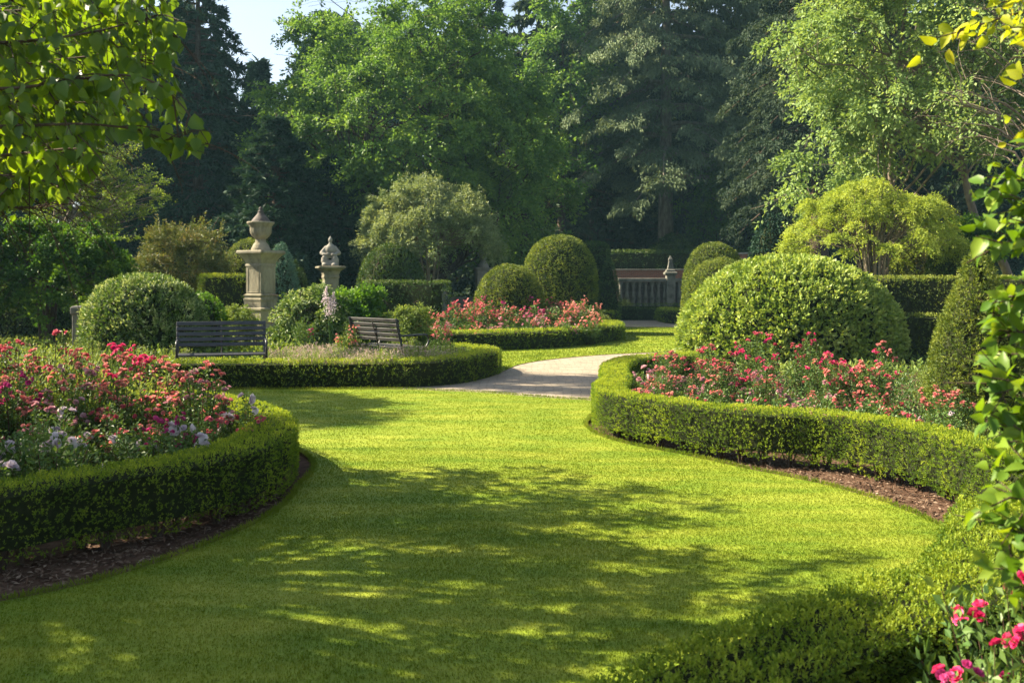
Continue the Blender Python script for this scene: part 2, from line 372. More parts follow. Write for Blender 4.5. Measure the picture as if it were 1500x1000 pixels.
LAWN = [G(*p) for p in [(-350, 925), (-150, 905), (0, 880), (100, 860), (200, 833), (300, 798), (380, 763), (425, 730), (440, 708)]]
LAWN += [(-1.75, 8.7), (-1.9, 9.4), (-2.35, 10.2), (-3.1, 11.0), (-4.5, 11.9), (-7, 12.6), (-12, 13.0), (-12, 15.45)]
LAWN += [(-6, 15.5), (-3, 15.55), G(600, 570), G(640, 572), G(690, 573.5), G(740, 577), G(780, 580.5), G(825, 583.5), G(866, 586)]
LAWN += [(1.25, 13.9), (1.2, 13.2), (1.02, 12.5), G(858, 618), G(860, 626), G(875, 636), G(920, 650), G(1000, 665), G(1100, 687), G(1200, 707), G(1300, 736), G(1370, 766), G(1405, 787), G(1417, 803)]
LAWN += [(2.55, 5.5), (2.1, 5.0), (1.6, 4.5), (1.0, 3.9), (.4, 3.4), (-.1, 2.9), (-.4, 1.6), (-3.5, 1.2), (-6, 1.6), (-6, 5)]
LAWN = catmull(LAWN + [LAWN[0]], .25)[:-1]
poly_sheet("lawn", [tuple(p) for p in LAWN], 0.0, -.05, [M['lawn'], M['soil']])
LAWN2 = [G(*p) for p in [(560, 556), (700, 553), (735, 544), (760, 533.5), (800, 526.5), (850, 521.5), (900, 518), (960, 515.5), (1010, 514)]]
LAWN2 += [(6, 24.2), (12, 24.6), (16, 25), (16, 37.4), (-8, 37.4), (-8, 21), (-3, 19.5)]
LAWN2 = catmull(LAWN2 + [LAWN2[0]], .4)[:-1]
poly_sheet("back_lawn", [tuple(p) for p in LAWN2], 0.0, -.05, [M['lawn'], M['soil']])
PATH = [(-2.5, 14.2), (1.6, 13.2), (1.9, 13.6), (2.1, 15.0), (1.75, 16.5), (2.2, 19.0), (3.2, 20.5), (4.4, 21.5), (8, 22.5), (16, 22.8), (16, 25.6), (-.2, 25.6), (-.9, 20), (-1.5, 17.6), (-2.5, 16.5)]
poly_sheet("path", PATH, -.012, -.05, [M['paving']])
poly_sheet("far_path", rect(-12, 38.3, 20, 44.5), -.012, -.05, [M['paving']])
g = Geo(); box(g, (4, 37.85, .0), (24, .9, .06), bev=.01); struct(g.obj("far_kerb", [M['paving']]))

def inpoly(P, poly):
    x, y = P[:, 0], P[:, 1]; c = np.zeros(len(P), bool); poly = np.asarray(poly); j = len(poly) - 1
    for i in range(len(poly)):
        xi, yi = poly[i]; xj, yj = poly[j]
        c ^= ((yi > y) != (yj > y)) & (x < (xj - xi) * (y - yi) / (yj - yi + 1e-12) + xi); j = i
    return c
def blades(poly, bands, name, label):
    g = Geo()
    for (y0, y1, dens, h, w) in bands:
        xw0 = -.60 * y0 - .4; xw1 = -.60 * y1 - .4
        A = (abs(xw1) * 2) * (y1 - y0); n = int(A * dens)
        P = np.zeros((n, 3)); P[:, 0] = rng.uniform(-1, 1, n) * abs(xw1); P[:, 1] = rng.uniform(y0, y1, n)
        P = P[inpoly(P, poly)]; n = len(P)
        hh = h * (0.55 + .6 * rng.random(n)) * (.8 + .45 * vnoise(P, 2.2, 3))
        lean = rng.normal(size=(n, 3)) * .55; lean[:, 2] = 1; wind = (vnoise(P, .9, 7) - .5)[:, None] * np.array([1.3, .5, 0])
        D = nrm(lean + wind); S = nrm(np.cross(D, rdir(n)))
        a = P - S * w * .5; b = P + S * w * .5; tip = P + D * hh[:, None]
        mid = P + np.array([0, 0, 1]) * (hh * .55)[:, None] * .9 + (tip - P) * .1
        V = np.stack([a, b, mid + S * w * .4, tip, mid - S * w * .4], 1)
        val = rng.random(n)
        g.add(V.reshape(-1, 3), np.arange(n * 5).reshape(n, 5), 0, val)
    return stuff(g.obj(name, [M['blade']]), label, "grass")
rs(1)
blades(LAWN, [(3.3, 5, 9500, .014, .0032), (5, 7, 8000, .013, .0038), (7, 10, 4400, .012, .0055), (10, 16, 1800, .012, .008)], "grass", "short mown grass of the main lawn")
blades(LAWN2, [(16, 24, 420, .03, .018), (24, 38, 170, .03, .03)], "grass", "short mown grass of the lawn beyond the path")
# sparse tufts along the cut edge
def edge_tufts(poly, name, label):
    P = np.asarray(poly); d = np.linalg.norm(np.roll(P, -1, 0) - P, axis=1); n = 26000; k = rng.choice(len(P), n, p=d / d.sum())
    t = rng.random(n)[:, None]; Q = P[k] * (1 - t) + np.roll(P, -1, 0)[k] * t
    keep = (Q[:, 1] < 17) & (np.abs(Q[:, 0]) < Q[:, 1] * .62); Q = Q[keep]; n = len(Q)
    B = np.zeros((n, 3)); B[:, :2] = Q + rng.normal(size=(n, 2)) * .012
    D = rng.normal(size=(n, 3)) * .6; D[:, 2] = 1
    g = Geo(); leaves4(g, B, D, rdir(n), .03 + .025 * rng.random(n), .006); return stuff(g.obj(name, [M['blade']]), label, "grass")
edge_tufts(LAWN, "edge_grass", "ragged grass fringe along the cut lawn edge")

# bark chips
def chips():
    strips = []
    A = [G(*p) for p in [(858, 618), (875, 636), (920, 650), (1000, 665), (1100, 687), (1200, 707), (1300, 736), (1370, 766), (1405, 787), (1417, 803)]]
    B = [G(*p) for p in [(0, 880), (100, 860), (200, 833), (300, 798), (380, 763), (425, 730), (440, 708)]]
    g = Geo()
    for L, sx in ((A, 1), (B, -1)):
        C = catmull(L, .05); n = 9000 if sx > 0 else 5000; k = rng.integers(0, len(C) - 1, n)
        Tn = C[k + 1] - C[k]; Nn = np.stack([Tn[:, 1], -Tn[:, 0]], 1) * (-1 if sx > 0 else 1); Nn /= np.linalg.norm(Nn, axis=1)[:, None]
        if sx > 0: Nn = -Nn; 
        off = rng.uniform(-.75, .75, n)[:, None]
        # towards the hedge (up/right for the right bed, up/left for the left bed)
        side = Nn * off
        P = np.zeros((n, 3)); P[:, :2] = C[k] + side; P[:, 2] = -.034 + rng.random(n) * .008
        ok = ~inpoly(P, LAWN); P = P[ok]; n = len(P)
        D = rng.normal(size=(n, 3)); D[:, 2] *= .3; N = rng.normal(size=(n, 3)) * .4; N[:, 2] = 1
        leaves4(g, P, D, N, .02 + .04 * rng.random(n), .008 + .014 * rng.random(n))
    return stuff(g.obj("bark_mulch", [M['mulch']]), "loose brown bark chips on the soil strip under the hedges", "mulch")
chips()

# ------------------------------------------------------------------ hedges
def hedge(name, label, pts, w, h, leaf, dens, mat, z0=-.04, amp=.02, nfreq=9.0, sprig=5, stems=0, fray=.22, group=None, caps=(True, True), stem_r=.014, top_jit=.0, cat="hedge", ribs=0.0):
    C = catmull(pts, .06); d = np.linalg.norm(np.diff(C, axis=0), axis=1); s = np.concatenate(([0], np.cumsum(d))); Ltot = s[-1]
    root = thing(name, label, cat, (C[0][0], C[0][1], 0), 0, group); org = np.array([C[0][0], C[0][1], 0])
    def at(t):
        x = np.interp(t, s, C[:, 0]); y = np.interp(t, s, C[:, 1]); e = .05
        tx = np.interp(t + e, s, C[:, 0]) - np.interp(t - e, s, C[:, 0]); ty = np.interp(t + e, s, C[:, 1]) - np.interp(t - e, s, C[:, 1])
        l = np.hypot(tx, ty) + 1e-9; return x, y, tx / l, ty / l
    zl = z0 + (.055 if stems else .02); hh = h - zl; per = hh * 2 + w
    n = int((Ltot * per + math.pi * w / 2 * hh) * dens)
    # sides & top
    capfrac = (math.pi * w / 2 * hh * sum(caps)) / (Ltot * per + math.pi * w / 2 * hh)
    nc = int(n * capfrac); nb = n - nc
    t = rng.random(nb) * Ltot; u = rng.random(nb) * per
    x, y, tx, ty = at(t); nx, ny = ty, -tx
    lat = np.where(u < hh, w / 2, np.where(u < hh + w, w / 2 - (u - hh), -w / 2))
    z = np.where(u < hh, zl + u, np.where(u < hh + w, h, zl + (per - u)))
    on = np.where(u < hh, 1.0, np.where(u < hh + w, 0.0, -1.0)); onz = (on == 0) * 1.0
    # soften the corners
    cr = .05; edge = (np.abs(lat) > w / 2 - cr) & (z > h - cr)
    z = np.where(edge & (onz > 0), h - (np.abs(lat) - (w / 2 - cr)) ** 2 / (cr * 2), z)
    P = np.stack([x + nx * lat, y + ny * lat, z], 1); N = np.stack([nx * on, ny * on, onz + .15], 1)
    if nc:
        th = rng.uniform(-math.pi / 2, math.pi / 2, nc); which = rng.random(nc) < (.5 if all(caps) else (1.0 if caps[0] else 0.0))
        x0, y0, a0, b0 = at(np.zeros(nc)); x1, y1, a1, b1 = at(np.full(nc, Ltot))
        X = np.where(which, x0, x1); Yy = np.where(which, y0, y1); A = np.where(which, -a0, a1); B = np.where(which, -b0, b1)
        dx = A * np.cos(th) - B * np.sin(th); dy = B * np.cos(th) + A * np.sin(th); top = rng.random(nc) < .3; rr = np.where(top, np.sqrt(rng.random(nc)), 1) * w / 2
        zz = np.where(top, h, zl + rng.random(nc) * hh)
        P = np.concatenate([P, np.stack([X + dx * rr, Yy + dy * rr, zz], 1)]); N = np.concatenate([N, np.stack([dx * (~top), dy * (~top), top * 1.0 + .1], 1)])
    N = nrm(N); n = len(P)
    nz = vnoise(P, nfreq, 2) * .65 + vnoise(P, nfreq * 2.7, 5) * .35 - .5
    if ribs: nz = nz + ribs * (vnoise(P * np.array([1, 1, .22]), nfreq * .9, 9) - .5)
    lowfray = np.clip((zl + .10 - P[:, 2]) / .10, 0, 1) if stems else 0
    P = P + N * (nz * 2 * amp)[:, None]
    if stems: P[:, 2] += lowfray * (vnoise(P, 7, 4) - .35) * fray
    deep = rng.random(n) < .25; P = P - N * (deep * rng.random(n) * .06)[:, None]
    P -= org
    g = Geo()
    ax = nrm(N * .75 + np.array([0, 0, .45]) + rng.normal(size=(n, 3)) * .45)
    base_v = np.clip(.36 + .34 * (N[:, 2] > .6) + .9 * nz + rng.normal(size=n) * .12, 0, 1)  # top leaves lightened: sun on the clipped top is put into the colour
    if sprig > 1:
        sp = leaf * 1.5
        for k in range(sprig):
            tt = (k + .5) / sprig; side = nrm(np.cross(ax, rdir(n)))
            leaves4(g, P + ax * sp * tt, ax * (.5 + .5 * tt) + side * (1 - .5 * tt), ax + rng.normal(size=(n, 3)) * .3, leaf * (1.05 - .25 * tt), leaf * .46, 0, np.clip(base_v + .12 * (tt - .5) + rng.normal(size=n) * .08, 0, 1))
    else:
        leaves4(g, P, ax, N + rdir(n) * .7, leaf * (.7 + .6 * rng.random(n)), leaf * .6, 0, base_v)
    # inner wood core
    iw, ih, iz = w / 2 - max(.035, amp * 1.3), h - max(.04, amp * 1.4), zl + (.09 if stems else 0)
    ss = np.linspace(0, Ltot, max(4, int(Ltot / .15))); x, y, tx, ty = at(ss); q = []
    for a, b in ((iw, iz), (iw, ih), (-iw, ih), (-iw, iz)): q.append(np.stack([x + ty * a, y - tx * a, np.full_like(x, b)], 1))
    V = np.stack(q, 1) - org; m = len(ss); idx = np.arange(m * 4).reshape(m, 4); nxx = np.roll(idx, -1, 1)
    g.add(V.reshape(-1, 3), np.stack([idx[:-1], nxx[:-1], nxx[1:], idx[1:]], -1).reshape(-1, 4), 1)
    g.add(V[[0, -1]].reshape(-1, 3), [(0, 1, 2, 3), (7, 6, 5, 4)], 1)
    g.obj("foliage", [mat, M['wood_in']], root)
    if stems:
        meshes = []
        for v in range(3):
            gs = Geo()
            for j in range(3 + v):
                a = rng.uniform(0, 6.28); r0 = .02 * rng.random(); l = rng.uniform(.05, .12)
                tube(gs, [(r0 * math.cos(a), r0 * math.sin(a), -.01), (l * .5 * math.cos(a), l * .5 * math.sin(a), .09), (l * math.cos(a), l * math.sin(a), .24)], [stem_r * rng.uniform(.5, 1), stem_r * .55, stem_r * .4], 5)
            tube(gs, [(0, 0, -.01), (.006, .004, .1), (-.004, .0, .28)], [stem_r * 1.5, stem_r * 1.1, stem_r * .8], 6)
            meshes.append(gs.mesh("stem", [M['bark']]))
        for j in range(stems):
            t = (j + rng.uniform(.2, .8)) * Ltot / stems; x, y, tx, ty = [float(q) for q in at(t)]
            lat = rng.uniform(-.06, .1) * np.sign(w)
            put("stem", meshes[j % 3], root, (x - org[0] + ty * lat, y - org[1] - tx * lat, z0), (0, 0, rng.uniform(0, 6.28)))
    return root
Tp = lambda pts, z=.47: [G(x, y, z) for x, y in pts]

rs(2)
HL = [G(-420, 745, .46), G(-250, 735, .46), G(-100, 720, .45), G(0, 712, .45), G(100, 696, .45), G(200, 683, .45), G(290, 667, .45), G(350, 652, .45), G(385, 636, .44), G(396, 620, .44), G(380, 603, .44), G(345, 590, .44), G(290, 579, .44), G(215, 570, .44), (-7.2, 12.2)]
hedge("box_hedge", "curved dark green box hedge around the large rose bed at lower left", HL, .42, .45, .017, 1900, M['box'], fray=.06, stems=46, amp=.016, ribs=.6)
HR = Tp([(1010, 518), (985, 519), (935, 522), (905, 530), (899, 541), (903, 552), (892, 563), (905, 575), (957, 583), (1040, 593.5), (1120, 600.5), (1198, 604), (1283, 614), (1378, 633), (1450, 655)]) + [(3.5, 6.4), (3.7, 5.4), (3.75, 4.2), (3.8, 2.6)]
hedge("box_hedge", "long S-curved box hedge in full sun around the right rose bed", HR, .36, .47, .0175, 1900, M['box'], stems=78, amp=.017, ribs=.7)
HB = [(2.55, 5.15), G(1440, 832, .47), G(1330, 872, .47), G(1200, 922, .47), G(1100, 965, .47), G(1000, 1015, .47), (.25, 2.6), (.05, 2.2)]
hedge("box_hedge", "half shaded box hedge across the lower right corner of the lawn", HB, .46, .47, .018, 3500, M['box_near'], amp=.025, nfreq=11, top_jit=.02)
HC = [(-9.5, 15.0), (-7.2, 15.3)] + Tp([(120, 530.5), (250, 530), (400, 529.5), (560, 528.5), (640, 526), (688, 520), (712, 514), (703, 508.5), (670, 505.5)], .40)
hedge("box_hedge", "low clipped hedge in front of the black bench, curling back at the path", HC, .5, .40, .03, 620, M['box_far'], sprig=3, amp=.015)
HD = Tp([(690, 487), (740, 485.5), (800, 484), (850, 480), (893, 476), (896, 472.5), (880, 470), (845, 469.5), (800, 471)], .44)
HD = [(-5.5, 24.2), (-2.5, 24.4)] + HD
hedge("box_hedge", "low round hedge enclosing the pink flower bed beyond the path", HD, .6, .44, .045, 330, M['box_far'], sprig=3, amp=.015)
hedge("box_hedge", "small low hedge curl just behind the round pink bed", [(1.0, 41.2), (2.5, 41.2), (3.6, 40.9), (4.1, 41.7), (3.6, 42.6), (2.2, 42.8)], .7, .42, .07, 140, M['box_far'], sprig=2, amp=.02)
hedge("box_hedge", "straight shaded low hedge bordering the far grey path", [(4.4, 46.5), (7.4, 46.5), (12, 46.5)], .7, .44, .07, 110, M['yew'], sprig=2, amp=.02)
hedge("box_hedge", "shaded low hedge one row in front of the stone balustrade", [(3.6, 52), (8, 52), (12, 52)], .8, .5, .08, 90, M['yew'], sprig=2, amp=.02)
hedge("box_hedge", "sunny end block of low hedge beside the tall double topiary", [(6.85, 44.6), (6.95, 41.2), (8.6, 40.2)], .8, .5, .07, 140, M['box_far'], sprig=2, amp=.02)
hedge("tall_hedge", "tall dark hedge rising above the red brick wall", [(4.2, 60), (9.5, 60), (15, 60)], 1.3, 3.5, .12, 60, M['yew'], sprig=2, amp=.06, nfreq=2, z0=-.04)
hedge("clipped_hedge", "dark clipped hedge with a lit end behind the middle bench", [W(548, 412, 30)[:2], W(590, 412, 30)[:2], W(640, 412, 29.6)[:2]], .8, 1.66, .055, 200, M['yew'], sprig=3, amp=.04, nfreq=4)
hedge("clipped_hedge", "small yellow-green clipped hedge just left of the tall stone pillar", [W(312, 405, 30.2)[:2], W(335, 405, 30)[:2], W(358, 405, 30)[:2]], .8, 1.86, .055, 260, M['box_far'], sprig=3, amp=.04, nfreq=3)
hedge("clipped_hedge", "tall sunlit-topped hedge below the golden tree on the right", [W(1262, 408, 24)[:2], W(1330, 408, 24)[:2], W(1420, 408, 23.6)[:2], W(1500, 408, 23)[:2]], 1.0, 1.76, .05, 230, M['yew_gold'], sprig=3, amp=.04, nfreq=4)
hedge("clipped_hedge", "lower dark hedge in front of the tall right hedge, beside the cone", [W(1318, 462, 21)[:2], W(1350, 462, 21)[:2], W(1440, 462, 20.6)[:2]], .7, .96, .045, 260, M['yew_gold'], sprig=3, amp=.03, nfreq=4)

# ------------------------------------------------------------------ topiary and mounds
def topiary(name, label, X, Y, prof, leaf, dens, mat, amp=.03, nf=5, sy=1.0, sprig=3, group=None, cat="topiary", lw=.5, up=.35, coreat=.06, fuzz=0.12):
    prof = np.array(prof, float); root = thing(name, label, cat, (X, Y, 0), 0, group)
    dz = np.diff(prof, axis=0); l = np.hypot(dz[:, 0], dz[:, 1]); area = l * (prof[:-1, 0] + prof[1:, 0]) * math.pi
    n = int(area.sum() * dens * (1 + sy) / 2); k = rng.choice(len(l), n, p=area / area.sum()); t = rng.random(n)
    r = prof[k, 0] + dz[k, 0] * t; z = prof[k, 1] + dz[k, 1] * t; a = rng.random(n) * 2 * math.pi
    nr, nzz = dz[k, 1] / l[k], -dz[k, 0] / l[k]
    P = np.stack([r * np.cos(a), r * np.sin(a) * sy, z], 1); N = nrm(np.stack([nr * np.cos(a), nr * np.sin(a) / sy, nzz], 1))
    Q = P + np.array([X, Y, 0]); nz = vnoise(Q, nf, 3) * .6 + vnoise(Q, nf * 2.9, 8) * .4 - .5
    P = P + N * (nz * 2 * amp)[:, None] - N * ((rng.random(n) < .3) * rng.random(n) * fuzz * .5)[:, None]
    ax = nrm(N * .8 + np.array([0, 0, up]) + rng.normal(size=(n, 3)) * .5); g = Geo()
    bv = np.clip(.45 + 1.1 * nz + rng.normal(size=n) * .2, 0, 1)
    for j in range(sprig):
        tt = (j + .5) / sprig; side = nrm(np.cross(ax, rdir(n)))
        leaves4(g, P + ax * leaf * 1.2 * tt, ax * (.5 + .5 * tt) + side * (1 - .5 * tt), ax + rng.normal(size=(n, 3)) * .4, leaf * (.8 + .4 * rng.random(n)), leaf * lw, 0, np.clip(bv + rng.normal(size=n) * .1, 0, 1))
    cp = prof.copy(); cp[:, 0] = np.maximum(cp[:, 0] - coreat - amp * .8, .01); cp[-1, 0] = .001; cp[:, 1] = np.minimum(cp[:, 1], prof[-1, 1] - coreat - amp)
    lathe(g, cp, 28, mat=1, sy=sy)
    g.obj("foliage", [mat, M['wood_in']], root); return root
def dome(R, H, vert=.0, e=2.0, n=14, tuck=.9):
    out = [(R * tuck, 0.0), (R, max(.12, vert * H * .5))]
    if vert: out.append((R, vert * H))
    for q in np.linspace(0, math.pi / 2, n)[1:]:
        out.append((max(R * math.cos(q) ** (2 / e), .001), vert * H + (1 - vert) * H * math.sin(q) ** (2 / e)))
    return out
rs(3)
def TX(px, Y): return (px - 750) * Y / F
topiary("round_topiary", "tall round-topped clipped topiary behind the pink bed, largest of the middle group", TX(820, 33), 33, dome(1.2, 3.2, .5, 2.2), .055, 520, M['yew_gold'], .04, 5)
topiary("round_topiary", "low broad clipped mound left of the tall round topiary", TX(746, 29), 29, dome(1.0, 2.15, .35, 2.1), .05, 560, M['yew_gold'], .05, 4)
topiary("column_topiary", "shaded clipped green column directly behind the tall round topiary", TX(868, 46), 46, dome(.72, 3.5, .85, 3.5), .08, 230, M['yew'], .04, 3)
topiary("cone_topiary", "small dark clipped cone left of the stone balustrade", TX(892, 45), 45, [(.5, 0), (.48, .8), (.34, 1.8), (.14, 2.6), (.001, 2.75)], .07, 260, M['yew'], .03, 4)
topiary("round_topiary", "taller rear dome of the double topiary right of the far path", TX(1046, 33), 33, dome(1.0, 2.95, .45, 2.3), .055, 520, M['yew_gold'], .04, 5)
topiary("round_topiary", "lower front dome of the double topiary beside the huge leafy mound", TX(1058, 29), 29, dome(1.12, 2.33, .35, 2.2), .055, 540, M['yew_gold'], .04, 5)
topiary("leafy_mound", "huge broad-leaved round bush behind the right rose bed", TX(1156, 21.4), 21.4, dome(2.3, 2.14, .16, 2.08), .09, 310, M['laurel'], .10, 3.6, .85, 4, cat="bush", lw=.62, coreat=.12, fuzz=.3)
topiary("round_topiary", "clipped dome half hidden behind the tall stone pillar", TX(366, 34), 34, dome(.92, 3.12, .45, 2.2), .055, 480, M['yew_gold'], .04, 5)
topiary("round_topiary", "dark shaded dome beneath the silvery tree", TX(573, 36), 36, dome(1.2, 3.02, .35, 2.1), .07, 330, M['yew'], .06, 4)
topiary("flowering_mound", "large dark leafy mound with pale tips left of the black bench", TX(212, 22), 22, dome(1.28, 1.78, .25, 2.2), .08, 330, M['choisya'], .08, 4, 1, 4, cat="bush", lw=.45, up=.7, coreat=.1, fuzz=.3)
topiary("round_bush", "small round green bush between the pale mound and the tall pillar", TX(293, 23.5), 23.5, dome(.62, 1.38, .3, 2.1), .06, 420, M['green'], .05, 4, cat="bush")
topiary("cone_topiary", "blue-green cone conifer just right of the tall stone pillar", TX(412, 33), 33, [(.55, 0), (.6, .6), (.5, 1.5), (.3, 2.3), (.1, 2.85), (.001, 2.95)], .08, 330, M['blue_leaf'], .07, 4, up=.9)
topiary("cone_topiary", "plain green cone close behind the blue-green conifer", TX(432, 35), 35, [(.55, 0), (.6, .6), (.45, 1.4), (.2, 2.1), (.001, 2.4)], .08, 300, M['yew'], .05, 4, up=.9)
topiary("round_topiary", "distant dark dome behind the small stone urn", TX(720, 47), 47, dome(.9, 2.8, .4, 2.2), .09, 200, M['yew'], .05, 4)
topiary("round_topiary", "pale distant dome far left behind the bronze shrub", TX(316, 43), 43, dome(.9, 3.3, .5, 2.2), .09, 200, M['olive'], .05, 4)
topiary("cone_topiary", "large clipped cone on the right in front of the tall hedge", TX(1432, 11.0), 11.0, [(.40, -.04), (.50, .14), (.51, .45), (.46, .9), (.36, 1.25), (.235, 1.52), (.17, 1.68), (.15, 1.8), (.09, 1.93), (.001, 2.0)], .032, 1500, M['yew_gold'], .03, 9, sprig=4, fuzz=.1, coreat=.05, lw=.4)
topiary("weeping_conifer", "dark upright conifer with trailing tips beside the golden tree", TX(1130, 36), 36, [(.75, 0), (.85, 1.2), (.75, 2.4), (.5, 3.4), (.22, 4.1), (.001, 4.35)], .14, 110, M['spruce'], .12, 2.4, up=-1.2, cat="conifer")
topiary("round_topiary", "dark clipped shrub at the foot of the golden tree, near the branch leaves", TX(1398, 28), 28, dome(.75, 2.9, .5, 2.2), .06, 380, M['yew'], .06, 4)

# ------------------------------------------------------------------ trees
def limb(g, a, b, r0, r1, sag=.15, n=7, wob=.05, sides=6, mat=0):
    a = np.array(a, float); b = np.array(b, float); t = np.linspace(0, 1, n)[:, None]; L = np.linalg.norm(b - a)
    P = a + (b - a) * t; P[:, 2] += (np.sin(t[:, 0] * math.pi) * sag * L); w = rng.normal(size=(n, 3)) * wob * L; w[0] = 0; w[-1] = 0
    P = P + w * .5; tube(g, P, np.linspace(r0, r1, n), sides, mat); return P
def spray(g, C, O, R, n_tw, n_lf, size, flat=.55, droop=.15, up=.6, mat=0, lw=.6, vspread=.25, tipv=.25, shape8=False, Cv=None):
    """C cluster centres, O outward dirs, R radii: twigs fan out of every cluster, leaves sit along the twigs"""
    nc = len(C); R = np.broadcast_to(R, (nc,))
    tw = nrm(rng.normal(size=(nc, n_tw, 3)) * np.array([1, 1, flat]) + O[:, None] * .75)
    ln = (.6 + .6 * rng.random((nc, n_tw)))[..., None] * R[:, None, None]
    t = rng.random((nc, n_tw, n_lf, 1)) ** .75
    side = nrm(np.cross(tw[:, :, None], rng.normal(size=(nc, n_tw, n_lf, 3))))
    P = C[:, None, None] - O[:, None, None] * (R * .35)[:, None, None, None] + tw[:, :, None] * ln[:, :, None] * t + side * size * .35
    P[..., 2] -= (droop * R)[:, None, None] * t[..., 0] ** 2 * 1.2
    P = P.reshape(-1, 3); n = len(P)
    D = (tw[:, :, None] * .7 + side * .8).reshape(-1, 3) + rng.normal(size=(n, 3)) * .3; D[:, 2] -= droop
    N = rng.normal(size=(n, 3)) * .55 + np.array([0, 0, up]) + np.repeat(O, n_tw * n_lf, 0) * .35
    cv = rng.random(nc) if Cv is None else Cv
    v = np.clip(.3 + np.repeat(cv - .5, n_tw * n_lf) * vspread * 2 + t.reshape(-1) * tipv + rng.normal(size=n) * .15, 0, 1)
    (leaves8 if shape8 else leaves4)(g, P, D, N, size * (.7 + .6 * rng.random(n)), size * lw * (.8 + .4 * rng.random(n)), mat, v)
def ellip_clusters(n, c, R, inner=.45, lobes=.25, zmin=-1.0, seed=0):
    d = rdir(int(n * 2.2)); d = d[d[:, 2] > zmin][:n]; n = len(d)
    q = 1 + lobes * 2 * (vnoise(d * 1.7 + seed, 1.3, seed) - .5)
    rad = (inner + (1 - inner) * rng.random(n) ** .6) * q
    return np.array(c) + d * np.array(R) * rad[:, None], d
def broadleaf(name, label, base, c, R, n_cl, cl_r, n_tw, n_lf, size, mat, bark='bark', trunk_r=.3, forks=5, cat="tree", zmin=-.75, lobes=.25, inner=.45, flat=.5, droop=.15, group=None, trunk_top=None, twig=True, seed=1, limbs_n=None, lw=.6, vspread=.25, sag=.1, multi=1, extra=None):
    root = thing(name, label, cat, (base[0], base[1], 0), 0, group); b = np.array([base[0], base[1], 0.])
    C, O = ellip_clusters(n_cl, c, R, inner, lobes, zmin, seed)
    if extra is not None:
        E = np.array(extra, float); C = np.concatenate([C, E]); O = np.concatenate([O, nrm(E - np.array(c))])
    g = Geo(); spray(g, C - b, O, cl_r * (.7 + .6 * rng.random(len(C))), n_tw, n_lf, size, flat, droop, lw=lw, vspread=vspread)
    gt = Geo(); cc = np.array(c) - b; tz = trunk_top or cc[2] - R[2] * .35
    ks = rng.permutation(len(C))[:(limbs_n or min(len(C), 60))]
    for m_ in range(multi):
        off = np.array([rng.uniform(-1, 1), rng.uniform(-1, 1), 0]) * trunk_r * (2.2 if multi > 1 else 0)
        topx = cc[0] * .35 + (off[0] * 5 if multi > 1 else 0); topy = cc[1] * .35 + (off[1] * 5 if multi > 1 else 0)
        rr = trunk_r * (1 if multi == 1 else .55)
        P = np.array([(off[0], off[1], -.1), (off[0], off[1], tz * .12), (off[0] + topx * .3, off[1] + topy * .3, tz * .5), (topx, topy, tz), (topx + (cc[0] - topx) * .5, topy + (cc[1] - topy) * .5, cc[2] + R[2] * .2), (cc[0], cc[1], cc[2] + R[2] * .7)])
        Q = catmull(P, max(.3, tz / 12)); s = np.linspace(0, 1, len(Q)); tube(gt, Q, rr * np.where(s < .08, 1.35 - s * 4, 1.03 * (1 - s) ** .75 + .06), 10)
        for k in ks[m_::multi]:
            e = C[k] - b; hz = np.clip(e[2] - np.hypot(e[0] - cc[0], e[1] - cc[1]) * .75, tz * .45, Q[-1][2] * .95)
            j = int(np.argmin(np.abs(Q[:, 2] - hz))); r0 = rr * max(.12, (1 - s[j])) * .45
            PL = limb(gt, Q[j], e, r0, .012 + size * .05, sag, 8, .04)
            for _ in range(3 if twig else 0):
                a = PL[rng.integers(3, 7)]; limb(gt, a, e + rng.normal(size=3) * cl_r * .8, r0 * .3, .008, .05, 5, .06, 4)
    gt.obj("trunk", [M[bark]], root); g.obj("crown", [mat], root); return root

